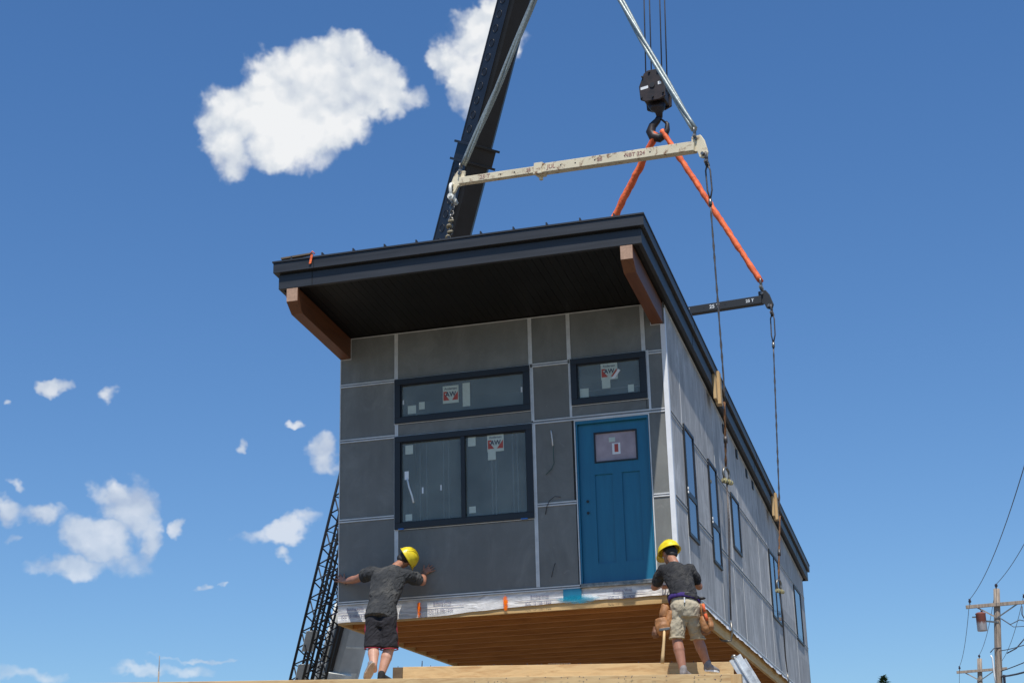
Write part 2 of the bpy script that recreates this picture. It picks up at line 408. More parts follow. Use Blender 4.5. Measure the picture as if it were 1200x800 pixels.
# ------------------------------------------------------------------ THE HOUSE
W, L = 4.39, 15.77
K = .0617
ZW = 8.37                                  # soffit height at the front wall
house = empty('modular_house', (0, 0, H - .25), 'long grey panel-clad modular house with a blue front door, hanging from crane slings', 'house')
X1, X2, X3, X4 = .79, 2.63, 3.145, 4.115
ZA, ZB, ZC, ZD = 7.713, 6.955, 5.894, 5.881
W1 = (.772, 2.612, 7.12, 7.722); W2 = (.772, 2.625, 5.722, 6.945); W3 = (3.155, 4.135, 7.123, 7.74); DR = (3.185, 4.125, H, 6.915)

# sheathing behind the front panels with openings
def wall_cells(mb, us, zs, openings, put):
    for i in range(len(us) - 1):
        for j in range(len(zs) - 1):
            cu = (us[i] + us[i + 1]) / 2; cz = (zs[j] + zs[j + 1]) / 2
            if any(a < cu < b and c < cz < d for a, b, c, d in openings): continue
            put(us[i], us[i + 1], zs[j], zs[j + 1])
ops = [W1, W2, W3, DR]
wl = MB()
us = sorted({.0, W, *[o[0] for o in ops], *[o[1] for o in ops]}); zs = sorted({H, ZW, *[o[2] for o in ops], *[o[3] for o in ops]})
wall_cells(wl, us, zs, ops, lambda a, b, c, d: wl.box((a, .004, c), (b, .12, d)))
wl.build('sheathing', M['sheath'], house)
# front cladding panels
gp = .004
panels = [(0, X1, H + .045, ZC), (0, X1, ZC, ZB), (0, X1, ZB, ZA), (0, X1, ZA, ZW),
          (X1, X2, H + .045, W2[2] - .012), (X1, X2, W2[3] + .012, W1[2] - .012), (X1, X2, W1[3] + .012, ZW),
          (X2, X3 + .015, H + .045, ZD), (X2, X3, ZD, ZB), (X2, X3, ZB, ZA), (X2, X3, ZA, ZW),
          (X3, X4, ZB, W3[2] - .012), (X3, X4, W3[3] + .012, ZW),
          (X4, W, H + .045, ZD), (X4, W, ZD, ZB), (X4, W, ZB, ZA), (X4, W, ZA, ZW)]
fw = MB()
for (a, b, c, d) in panels:
    fw.box((a + gp, -.012, c + gp), (b - gp, .003, d - gp))
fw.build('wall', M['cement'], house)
# trims of the front
tr = MB(); tg = MB()
def vtrim(x, z0, z1, w=.05, y=-.013):
    tr.box((x - w / 2, y - .008, z0), (x - w / 2 + .014, y, z1)); tr.box((x + w / 2 - .014, y - .008, z0), (x + w / 2, y, z1))
    tr.box((x - w / 2 + .014, y - .003, z0), (x + w / 2 - .014, y, z1))
def htrim(z, x0, x1, w=.045, y=-.013):
    tr.box((x0, y - .011, z - w / 2), (x1, y, z - w / 2 + .015)); tr.box((x0, y - .011, z + w / 2 - .015), (x1, y, z + w / 2))
    tg.box((x0, y - .003, z - w / 2 + .015), (x1, y, z + w / 2 - .015))
def thin(a, b, c, d, t=.010, y=-.013, skip=()):
    if 'b' not in skip: tr.box((a - t, y - .006, c - t), (b + t, y, c))
    if 't' not in skip: tr.box((a - t, y - .006, d), (b + t, y, d + t))
    if 'l' not in skip: tr.box((a - t, y - .006, c), (a, y, d))
    if 'r' not in skip: tr.box((b, y - .006, c), (b + t, y, d))
vtrim(.793, W1[3] + .012, ZW); vtrim(.796, W2[3] + .012, W1[2] - .012, .045); vtrim(.793, H + .05, W2[2] - .012)
vtrim(2.628, ZA + .024, ZW); vtrim(2.640, ZB + .024, ZA - .024, .038); vtrim(2.644, H + .05, ZB - .024, .045)
vtrim(3.140, ZA + .03, ZW); vtrim(3.140, ZB + .024, ZA - .024, .03); 
vtrim(4.112, W3[3] + .012, ZW); vtrim(4.158, ZB + .024, W3[3] + .01, .028)
htrim(ZA, 0, .77); htrim(ZB, 0, .77); htrim(ZC, 0, .77)
htrim(ZA, 2.65, 3.12); htrim(ZB, 2.64, W - .05, .05); htrim(ZD, 2.668, 3.168); htrim(ZD, 4.145, W - .05); htrim(ZA + .005, 4.14, W - .05)
htrim(H + .022, 0, DR[0] - .012, .044); htrim(H + .022, DR[1] + .02, W - .05, .044)
for w_ in (W1, W2, W3): thin(*w_)
thin(DR[0], DR[1], H + .045, DR[3], .014, skip=('b',))
tr.box((.15, -.019, ZW - .012), (4.22, -.013, ZW))
tr.box((0, -.019, H + .05), (.012, -.013, 8.08))
# light edging round the beam pockets
for a, b in ((0.0, .155), (4.215, W - .02)):
    tr.box((a, -.017, 8.075), (b, -.013, 8.085))
tr.box((.147, -.017, 8.085), (.156, -.013, ZW - .012)); tr.box((4.214, -.017, 8.085), (4.222, -.013, ZW - .012))
tr.build('trim', M['trim'], house); tg.build_each('trim_groove', M['trim_dark'], house)
ct = MB(); ct.box((W - .048, -.026, H), (W + .014, .0, 8.075)); ct.box((W - .0, .0, H), (W + .014, .05, 8.3))
ct.build('corner_trim', M['white_trim'], house, bevel=.002)

# side wall (right), with joints, seen at a grazing angle
SX = W
WS = [(.93, 1.68, 5.55, 7.02), (2.90, 3.64, 5.54, 7.02), (5.04, 5.90, 6.13, 7.0), (9.62, 11.05, 5.72, 6.95), (13.63, 14.85, 5.82, 6.93)]
sw = MB(); ys = sorted({.02, L, *[o[0] for o in WS], *[o[1] for o in WS]})
zs = sorted({H, 7.35, *[o[2] for o in WS], *[o[3] for o in WS]})
wall_cells(sw, ys, zs, WS, lambda a, b, c, d: sw.box((SX - .13, a, c), (SX - .013, b, d)))
sw.build('sheathing', M['sheath'], house)
seams = [.05, .915, 3.66, 4.90, 5.92, 8.2, 9.5, 11.1, 13.5, L]
rows = [(H + .02, ZD), (ZD, ZB), (ZB, None)]
sp = MB()
for i in range(len(seams) - 1):
    y0, y1 = seams[i] + .004, seams[i + 1] - .004
    for (a, b) in rows:
        if b is None:
            P = [(SX - .012, y0, a + .005), (SX - .012, y1, a + .005), (SX - .012, y1, ZW - K * y1 + .06), (SX - .012, y0, ZW - K * y0 + .06)]
            sp.prism(P, (.012, 0, 0)); continue
        us = sorted({y0, y1, *[min(max(o[k], y0), y1) for o in WS for k in (0, 1)]}); zz = sorted({a + .005, b - .005, *[min(max(o[k], a + .005), b - .005) for o in WS for k in (2, 3)]})
        wall_cells(sp, us, zz, WS, lambda p, q, r, s: sp.box((SX - .012, p, r), (SX, q, s)) if q > p + 1e-4 and s > r + 1e-4 else None)
# carve window tops out of the upper row simply by keeping them below; windows rise only 7 cm above ZB
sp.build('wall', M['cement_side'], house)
st = MB(); sd_ = MB()
for z in (ZB, ZD):
    y = .05
    segs = []
    for o in sorted(WS):
        if o[2] < z < o[3] + .02: segs.append((y, o[0] - .01)); y = o[1] + .01
    segs.append((y, L))
    for a, b in segs:
        if b > a: sd_.box((SX, a, z - .02), (SX + .004, b, z + .012)); st.box((SX, a, z + .012), (SX + .013, b, z + .020)); st.box((SX, a, z - .028), (SX + .009, b, z - .020))
for y in seams[1:-1]:
    for (a, b) in ((H + .03, ZD - .03), (ZD + .03, ZB - .03), (ZB + .03, ZW - K * y - .02)):
        if any(o[0] - .02 < y < o[1] + .02 and o[2] < (a + b) / 2 < o[3] for o in WS): continue
        st.box((SX, y - .007, a), (SX + .004, y + .007, b))
st.box((SX, .05, H - .005), (SX + .018, L, H + .015))
st.build('trim', M['trim'], house); sd_.build_each('trim_groove', M['trim_dark'], house)
tp = MB(); tp.slab(SX + .001, SX + .012, .05, L, ZW - .035, ZW - .015, K); tp.build('trim', M['trim'], house)
# other two walls
ow = MB(); ow.box((.0, .13, H), (.12, L - .001, 7.38)); ow.prism([(0, .13, 7.38), (0, L, 7.38), (0, L, ZW - K * L + .03), (0, .13, ZW - K * .13 + .03)], (.12, 0, 0))
ow.box((.12, L - .12, H), (W - .13, L - .001, 7.38)); ow.box((W - .13, L - .05, H), (W - .0, L, 7.38))
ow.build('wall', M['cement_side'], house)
# interior lining that is glimpsed through the glass
il = MB(); il.box((.14, 2.6, H), (W - .14, 2.64, 8.2)); il.box((.14, .13, 8.2), (W - .14, 2.6, 8.22)); il.box((.14, .13, H + .01), (W - .14, 2.6, H + .03))
il.build('interior_partition', M['inside'], house)
ps = MB()
for x in (1.05, 1.14, 1.37, 1.44, 2.02, 2.07, 2.30, 2.36):
    ps.box((x, .16, 5.2), (x + .012 + .008 * (x > 2), .17, 6.9))
ps.build('plastic_sheet', M['sheet'], house)

# windows of the front
def sticker(parent, x0, x1, z0, z1, y, mat=None):
    o = MB().box((x0, y - .0015, z0), (x1, y, z1)).build('sticker', mat or M['paper'], parent); return o
def logo_sticker(parent, x, z, w, h, y, torn=False):
    """paper label: name line, red panel with the letters AW over a light V"""
    b = MB().box((x, y - .0015, z), (x + w, y, z + h)).build('sticker', M['paper'], parent)
    r = MB(); yy = y - .0025
    r.prism([(x + w * .04, yy, z + h * .66), (x + w * .04, yy, z + h * .17), (x + w * .42, yy, z + h * .17)], (0, .0006, 0))
    r.prism([(x + w * .96, yy, z + h * .66), (x + w * .58, yy, z + h * .17), (x + w * .96, yy, z + h * .17)], (0, .0006, 0))
    r.box((x + w * .04, yy - .0003, z + h * .58), (x + w * .25, yy + .0004, z + h * .68))
    r.build('print', M['red'], b)
    text('Andersen', h * .20, (x + w * .5, y - .003, z + h * .83), FRONT, M['ink'], b, .95).name = 'lettering'
    text('AW', h * .40, (x + w * .5, y - .0036, z + h * .50), FRONT, M['ink'], b, .9, bold=.0015).name = 'lettering'
    if torn:
        MB().prism([(x + w * .62, y - .006, z + h * .05), (x + w * .80, y - .006, z + h * .02), (x + w * 1.18, y - .006, z + h * .50), (x + w * 1.05, y - .006, z + h * .60)], (0, .001, 0)).build('torn_corner', M['white'], b)
    return b
def front_window(rect, mull=None, bar=.08):
    a, b, c, d = rect; y0, y1 = -.040, .06
    f = MB()
    f.box((a, y0, c), (b, y1, c + bar)); f.box((a, y0, d - bar), (b, y1, d)); f.box((a, y0, c + bar), (a + bar, y1, d - bar)); f.box((b - bar, y0, c + bar), (b, y1, d - bar))
    # inner stepped bead
    t = .014
    f.box((a + bar, y0 + .02, c + bar), (b - bar, y1 - .01, c + bar + t)); f.box((a + bar, y0 + .02, d - bar - t), (b - bar, y1 - .01, d - bar))
    f.box((a + bar, y0 + .02, c + bar + t), (a + bar + t, y1 - .01, d - bar - t)); f.box((b - bar - t, y0 + .02, c + bar + t), (b - bar, y1 - .01, d - bar - t))
    if mull:
        f.box((mull - .028, y0 + .004, c + bar + .0005), (mull + .028, y1 - .011, d - bar - .0005))
    w = f.build('window', M['frame'], house, bevel=.003)
    gx = [a + bar, b - bar] if not mull else [a + bar, mull, b - bar]
    for i in range(len(gx) - 1):
        MB().box((gx[i] + .002, .004, c + bar + .002), (gx[i + 1] - .002, .008, d - bar - .002)).build('glass', M['glass'], w)
    return w
gy = .0035
w1 = front_window(W1)
logo_sticker(w1, 1.43, 7.335, .215, .235, gy); sticker(w1, 1.70, 1.80, 7.27, 7.585, gy); sticker(w1, .945, 1.06, 7.245, 7.355, gy)
sticker(w1, 1.10, 1.18, 7.29, 7.39, gy); sticker(w1, .875, .893, 7.38, 7.44, gy, M['white']); sticker(w1, 2.485, 2.505, 7.38, 7.45, gy, M['white'])
w2 = front_window(W2, 1.70)
logo_sticker(w2, 2.02, 6.632, .22, .225, gy); sticker(w2, 2.027, 2.13, 6.525, 6.632, gy)
sticker(w2, .910, 1.015, 6.705, 6.825, gy); sticker(w2, .91, 1.0, 5.83, 5.915, gy); sticker(w2, 1.762, 1.865, 6.73, 6.85, gy); sticker(w2, 1.765, 1.853, 5.86, 5.945, gy)
# hanging strap and blob seen behind the left pane
MB().box((.90, -.001, 6.37), (.955, .0035, 6.48)).tube([(.935, .0015, 6.38), (.96, .0015, 6.27), (1.0, .0015, 6.15), (1.02, .0015, 6.06)], .012, 6).build('sash_strap', M['sheet'], w2)
MB().box((1.135, .0, 6.17), (1.155, .003, 6.25)).box((1.385, .0, 6.19), (1.40, .003, 6.26)).build_each('sticker', M['sheet'], w2)
tb = MB(); tb.box((.83, -.052, 5.716), (.90, -.010, 5.728)); tb.build('shim', M['blue_tape'], w2)
MB().box((2.455, -.052, 5.716), (2.54, -.010, 5.728)).build('shim', M['blue_tape'], w2)
w3 = front_window(W3)
logo_sticker(w3, 3.545, 7.425, .215, .215, gy, True); sticker(w3, 3.552, 3.66, 7.313, 7.425, gy); sticker(w3, 3.265, 3.375, 7.22, 7.34, gy); sticker(w3, 3.885, 3.96, 7.234, 7.33, gy)
MB().box((3.26, .15, 7.345), (4.04, .16, 7.352)).build('reveal_line', M['sheet'], w3)

# front door
a, b, c, d = DR
fr = MB(); fr.box((a, -.012, c + .02), (a + .022, .11, d)); fr.box((b - .022, -.012, c + .02), (b, .11, d)); fr.box((a + .022, -.012, d - .04), (b - .022, .11, d))
door = fr.build('door', M['door'], house, bevel=.002)
sl = MB(); y0, y1 = .035, .08
dx0, dx1, dz0, dz1 = a + .024, b - .024, c + .055, d - .042
holes = [(3.415, 3.955, 6.37, 6.752), (3.402, 3.627, 5.105, 6.218), (3.747, 3.973, 5.112, 6.221)]
us = sorted({dx0, dx1, *[o[0] for o in holes], *[o[1] for o in holes]}); zs = sorted({dz0, dz1, *[o[2] for o in holes], *[o[3] for o in holes]})
wall_cells(sl, us, zs, holes, lambda p, q, r, s: sl.box((p, y0, r), (q, y1, s)))
for (p, q, r, s) in holes[1:]:
    sl.box((p, y0 + .018, r), (q, y1 - .001, s))
slab_ = sl.build('door_leaf', M['door'], door)
(p, q, r, s) = holes[0]
df = MB(); t = .012
df.box((p - .006, y0 - .012, r - .006), (q + .006, y0 + .02, r + t)); df.box((p - .006, y0 - .012, s - t), (q + .006, y0 + .02, s + .006)); df.box((p - .006, y0 - .012, r + t), (p + t, y0 + .02, s - t)); df.box((q - t, y0 - .012, r + t), (q + .006, y0 + .02, s - t))
dwin = df.build('window_frame', M['frame'], door)
MB().box((p + t, y0 + .006, r + t), (q - t, y0 + .012, s - t)).build('glass', M['glass_door'], door)
sticker(door, 3.60, 3.68, 6.622, 6.68, y0 + .0055, M['paper'])
sticker(door, 3.638, 3.742, 6.46, 6.603, y0 + .0055, M['white']); MB().box((3.668, y0 + .001, 6.487), (3.716, y0 + .0035, 6.59)).build('print', M['red'], door)
for z in (5.887, 5.741):
    MB().tube([(3.30, y0 + .001, z), (3.30, y0 - .006, z)], .028, 18).build('lock_rose', M['door'], door)
    MB().tube([(3.30, y0 - .0055, z), (3.30, y0 - .0075, z)], .019, 18).build('lock_bore', M['black'], door)
sb = MB(); sb.box((a - .01, -.045, c - .002), (b + .03, .10, c + .018)); sb.box((a, -.03, c + .018), (b, .10, c + .052)); sb.build('sill', M['steel'], door, bevel=.003)

# loose electric wires out of the wall
wr = MB()
wr.tube([(2.868, -.013, 6.83), (2.885, -.05, 6.78), (2.90, -.06, 6.70), (2.905, -.05, 6.63), (2.895, -.03, 6.52), (2.90, -.03, 6.40), (2.87, -.04, 6.33), (2.79, -.03, 6.26)], .0045, 6); wr.build('loose_wire', M['wire_green'], house)
MB().tube([(2.868, -.013, 6.83), (2.882, -.05, 6.79), (2.895, -.062, 6.70), (2.897, -.055, 6.62)], .008, 6).build('loose_wire', M['white'], house)
MB().tube([(2.97, -.03, 5.96), (2.90, -.05, 5.97), (2.83, -.05, 5.92), (2.79, -.03, 5.86), (2.765, -.02, 5.76)], .004, 6).build('loose_wire', M['black'], house)
MB().tube([(2.87, -.02, 5.14), (2.86, -.04, 5.10), (2.84, -.045, 5.03), (2.82, -.03, 4.97)], .004, 6).build('loose_wire', M['black'], house)

# side windows: tall narrow ones have a transom bar
for i, (ya, yb, za, zb) in enumerate(WS):
    bar = .045; x0, x1 = SX - .06, SX + .026
    f = MB()
    f.box((x0, ya, za), (x1, yb, za + bar)); f.box((x0, ya, zb - bar), (x1, yb, zb)); f.box((x0, ya, za + bar), (x1, ya + bar, zb - bar)); f.box((x0, yb - bar, za + bar), (x1, yb, zb - bar))
    sp_z = []
    if i < 2: f.box((x0, ya + bar, 6.07), (x1 - .004, yb - bar, 6.15)); sp_z = [(za + bar, 6.07), (6.15, zb - bar)]
    elif i == 3: f.box((x0, (ya + yb) / 2 - .03, za + bar), (x1 - .004, (ya + yb) / 2 + .03, zb - bar)); sp_z = [(za + bar, zb - bar)]
    else: sp_z = [(za + bar, zb - bar)]
    w = f.build('window', M['frame'], house, bevel=.003)
    for (p, q) in sp_z:
        if i == 3:
            ym = (ya + yb) / 2
            MB().box((SX + .008, ya + bar + .002, p + .002), (SX + .012, ym - .032, q - .002)).build('glass', M['glass_side'], w)
            MB().box((SX + .008, ym + .032, p + .002), (SX + .012, yb - bar - .002, q - .002)).build('glass', M['glass_side'], w)
        else:
            MB().box((SX + .008, ya + bar + .002, p + .002), (SX + .012, yb - bar - .002, q - .002)).build('glass', M['glass_side'], w)
    MB().box((SX - .5, ya - .2, za - .2), (SX - .48, yb + .2, zb + .1)).build('room_backing', M['inside'], w)
    if i < 2:
        MB().box((x1, ya - .02, 6.09), (x1 + .012, ya + .01, 6.12)).box((x1, ya - .02, 6.14), (x1 + .012, ya + .01, 6.17)).build('clip', M['white'], w)
# vents under the eave
for y, z in ((4.8, 7.93), (6.15, 7.86), (7.26, 7.79), (8.0, 7.75)):
    MB().box((SX, y - .07, z - .07), (SX + .02, y + .07, z + .07)).build('vent', M['black'], house, bevel=.004)

# roof
YF, YB = -1.80, 16.1
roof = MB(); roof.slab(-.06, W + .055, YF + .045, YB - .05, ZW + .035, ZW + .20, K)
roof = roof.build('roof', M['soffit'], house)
def ringslab(x0, x1, y0, y1, z0, z1, t):
    m = MB(); m.slab(x0, x1, y0, y0 + t, z0, z1, K); m.slab(x0, x1, y1 - t, y1, z0, z1, K)
    m.slab(x0, x0 + t, y0 + t, y1 - t, z0, z1, K); m.slab(x1 - t, x1, y0 + t, y1 - t, z0, z1, K); return m
ringslab(-.11, W + .10, YF, YB - .05, ZW, ZW + .182, .05).build('fascia', M['fascia'], roof, bevel=.003)
ringslab(-.10, W + .09, YF + .01, YB - .06, ZW + .182, ZW + .205, .04).build('shadow_gap', M['soffit'], roof)
ringslab(-.165, W + .145, YF - .055, YB, ZW + .20, ZW + .330, .10).build('fascia', M['fascia'], roof, bevel=.004)
# seams in the fascia
sm_ = MB()
for x in (.335,): sm_.slab(x, x + .006, YF - .004, YF, ZW + .004, ZW + .178, K); sm_.slab(x + .04, x + .046, YF - .059, YF - .055, ZW + .204, ZW + .326, K)
for y in (1.6, 4.6, 7.7, 10.8, 13.9): sm_.slab(W + .10, W + .103, y, y + .006, ZW + .004, ZW + .178, K); sm_.slab(W + .145, W + .148, y, y + .006, ZW + .204, ZW + .326, K)
sm_.build_each('fascia_joint', M['soffit'], roof)
ms = MB(); ms.slab(-.175, W + .155, YF - .068, YB + .01, ZW + .332, ZW + .352, K)
rp = []
x = .08
while x < W: rp.append(x); x += .4105
for x in rp: ms.slab(x - .008, x + .008, YF - .066, YB + .005, ZW + .353, ZW + .388, K)
ms.build('metal_roofing', M['fascia'], roof)
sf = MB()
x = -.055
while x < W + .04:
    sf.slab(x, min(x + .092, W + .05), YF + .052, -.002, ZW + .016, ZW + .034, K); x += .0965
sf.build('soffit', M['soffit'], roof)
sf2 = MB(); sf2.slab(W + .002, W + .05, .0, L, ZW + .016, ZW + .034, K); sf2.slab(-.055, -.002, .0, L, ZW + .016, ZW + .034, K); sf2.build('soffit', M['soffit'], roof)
# stained beams that carry the overhang
for x0 in (-.002, 4.228):
    y1_ = 0.0; f0 = -1.797
    top = lambda y: ZW - .003 - K * y
    bot = lambda y: 8.088 - K * y
    P = [(x0, y1_, top(0)), (x0, f0, top(f0)), (x0, f0, top(f0) - .175), (x0, f0 + .16, bot(f0 + .16)), (x0, y1_, bot(0))]
    MB().box((x0 + .003, f0 - .003, top(f0) - .172), (x0 + .147, f0 + .0, top(f0) - .003)).build('beam_end_grain_sunlit', M['end_grain_sunlit'], house)
    MB().prism(P, (.15, 0, 0)).build('beam', M['stain'], house, bevel=.004)

# floor frame
ZU = H - .245
ff = MB(); ff.box((.0, .0, ZU), (W, .045, H - .002)); ff.build('rim_board', M['rim'], house)
ff = MB(); ff.box((W - .045, .046, ZU), (W, L, H - .002)); ff.build('rim_board', M['rim_y'], house)
ff = MB(); ff.box((0, .046, ZU), (.045, L, H - .002)); ff.box((.046, L - .045, ZU), (W - .046, L, H - .002)); ff.build('rim_board', M['rim_y'], house)
MB().box((.046, .046, H - .024), (W - .046, L - .046, H - .003)).build('subfloor', M['subfloor'], house)
y = .40
while y < L - .2:
    j = MB(); j.box((.046, y, ZU), (W - .046, y + .038, H - .026)); j.build('joist', M['joist'], house); y += .487
# building wrap hanging over the rim, ragged lower edge, pushed out a little
def wrap_strip(p0, p1, nrm, ztop, zf, n=120, seed=0, flare=.02):
    m = MB(); p0 = Vector(p0); p1 = Vector(p1); nrm = Vector(nrm); V = []; F = []; rows_ = 6
    for i in range(n + 1):
        t = i / n; q = p0.lerp(p1, t); zb = zf(t)
        for k in range(rows_ + 1):
            s = k / rows_; z = ztop + (zb - ztop) * s
            off = .006 + flare * s * s + .010 * s * (noise.noise(Vector((t * (p1 - p0).length * 2.6, s * 2.2, seed))) + .3)
            V.append(q + nrm * max(.004, off) + Vector((0, 0, z)))
    for i in range(n):
        for k in range(rows_):
            a_ = i * (rows_ + 1) + k; F.append((a_, a_ + 1, a_ + rows_ + 2, a_ + rows_ + 1))
    m.add(V, F, True); return m
def zfront(t):
    x = t * W
    base = H - .225 if x < 1.2 else (H - .205 if x < 2.0 else H - .165)
    if 1.2 <= x < 2.3: base = H - .225 + (x - 1.2) / 1.1 * .05
    if x >= 2.3: base = H - .175 + min(1, (x - 2.3) / 1.0) * .02
    return base + .010 * noise.noise(Vector((x * 3.1, 0, 3)))
wrap_strip((0, 0, 0), (W + .02, 0, 0), (0, -1, 0), H - .001, zfront, 160, 1, .012).build('weather_wrap', M['wrap'], house, recalc=False)
wrap_strip((W, -.02, 0), (W, L, 0), (1, 0, 0), H - .001, lambda t: H - .115 + .035 * noise.noise(Vector((t * 30, 0, 9))) + .02 * noise.noise(Vector((t * 90, 0, 4))), 420, 5, .055).build('weather_wrap', M['wrap'], house, recalc=False)
# print on the wrap and marking paint
for x in (.20, 1.36, 2.62, 3.66):
    text('ICC 13-106-1920', .055, (x + .02, -.031, H - .150), FRONT, M['faded_ink'], house, .85).name = 'wrap_print'
    text('Building Wrap', .045, (x + .04, -.024, H - .062), FRONT, M['faded_ink'], house, .9).name = 'wrap_print'
    MB().box((x - .28, -.0255, H - .106), (x + .32, -.0235, H - .102)).build('wrap_print', M['faded_ink'], house)
MB().box((2.84, -.034, H - .19), (3.42, -.032, H - .075)).build('paint_overspray', M['spray_blue'], house)
MB().box((2.96, -.030, H - .12), (3.19, -.0285, H - .004)).build('paint_overspray', M['door'], house)
for x, w_ in ((1.07, .06), (2.19, .07)):
    MB().box((x, -.038, H - .225), (x + w_, -.0365, H + .0)).build('marking_paint', M['spray_orange'], house)

# timber pads that keep the slings off the eave
for (y, z, lab) in ((3.42, ZW - K * 3.42, 'pair of upright timber pads wedged on the front part of the eave'), (10.02, ZW - K * 10.02, 'pair of upright timber pads wedged on the rear part of the eave')):
    e = empty('eave_pad', (W + .16, y, z - .12), lab, 'timber pad', 'timber pads under the lifting slings')
    MB().box((W + .101, y - .13, z - .16), (W + .142, y + .02, z + .34)).build('board', M['timber_z'], e, bevel=.003)
    MB().box((W + .104, y + .03, z - .20), (W + .185, y + .19, z + .30)).build('board', M['timber_z'], e, bevel=.003)
bt = MB(); bt.bar((-.06, -1.84, 8.862), (.34, -1.80, 8.895), .06, .02); tag(bt.build('wood_batten', M['timber_dark'], None, origin=(.14, -1.82, 8.87)), 'short olive-brown batten lying on the left end of the roof edge', 'batten')
ft = MB(); ft.prism([(.345, -1.872, 8.86), (.375, -1.872, 8.86), (.352, -1.874, 8.74), (.322, -1.874, 8.74)], (0, .003, 0)); ft.tube([(.33, -1.85, 8.88), (.36, -1.86, 8.905), (.39, -1.85, 8.87)], .008, 6)
tag(ft.build('flagging_tape', M['orange'], None, origin=(.35, -1.87, 8.8)), 'strip of orange tape fluttering off the roof edge beside the batten', 'tape')
ft = MB(); ft.tube([(-.03, -1.70, 8.47), (-.045, -1.705, 8.42), (-.03, -1.70, 8.37), (-.036, -1.70, 8.33)], .008, 6)
tag(ft.build('flagging_tape', M['red'], None, origin=(-.03, -1.7, 8.4)), 'scrap of red tape dangling by the left stained beam end', 'tape')

# ------------------------------------------------------------------ RIGGING
def shackle(name, c, ax, label, s=1.0, mats=('steel', 'brass'), group='shackles of the lifting gear'):
    """bow in the plane of ax and z, pin along ax"""
    c = Vector(c); ax = Vector(ax).normalized(); up = Vector((0, 0, 1))
    e = empty(name, c, label, 'shackle', group)
    r = .075 * s; t = .018 * s
    b = MB(); pts = [c + ax * (-.055 * s) + up * (-.03 * s)]
    pts += [c + ax * (r * math.cos(R(a))) + up * (.07 * s + r * math.sin(R(a))) for a in range(205, -30, -15)]
    pts += [c + ax * (.055 * s) + up * (-.03 * s)]
    b.tube(pts, t, 8); b.build('bow', M[mats[0]], e)
    p = MB(); p.tube([c - ax * .11 * s - up * .03 * s, c + ax * .10 * s - up * .03 * s], .02 * s, 10)
    for q in (-.055, .055): p.tube([c + ax * (q - .02) * s - up * .03 * s, c + ax * (q + .02) * s - up * .03 * s], .036 * s, 12)
    p.tube([c + ax * .10 * s - up * .03 * s, c + ax * .13 * s - up * .03 * s], .032 * s, 6)
    p.build('pin', M[mats[1]], e)
    return e
def rope_pts(p, q, n=20, sag=0):
    p = Vector(p); q = Vector(q)
    return [p.lerp(q, i / n) + Vector((0, 0, -sag * 4 * (i / n) * (1 - i / n))) for i in range(n + 1)]
def strand_rope(name, pts, r, mat, label, cat, group=None, n=2, tw=2.0, parent=None):
    """wire rope laid up from n strands"""
    pts = [Vector(p) for p in pts]; m = MB()
    L_ = 0; acc = [0]
    for i in range(1, len(pts)): L_ += (pts[i] - pts[i - 1]).length; acc.append(L_)
    steps = max(8, int(L_ * 6)); 
    for k in range(n):
        out = []
        for j in range(steps + 1):
            d = L_ * j / steps; i = 1
            while i < len(pts) - 1 and acc[i] < d: i += 1
            t = (d - acc[i - 1]) / max(1e-6, acc[i] - acc[i - 1]); q = pts[i - 1].lerp(pts[i], t)
            dd, s_, u_ = orth(pts[i] - pts[i - 1]); a_ = tw * d + 2 * math.pi * k / n
            out.append(q + (s_ * math.cos(a_) + u_ * math.sin(a_)) * r * .55)
        m.tube(out, r * .62, 6)
    o = m.build(name, mat, parent, origin=pts[0]); tag(o, label, cat, group); return o

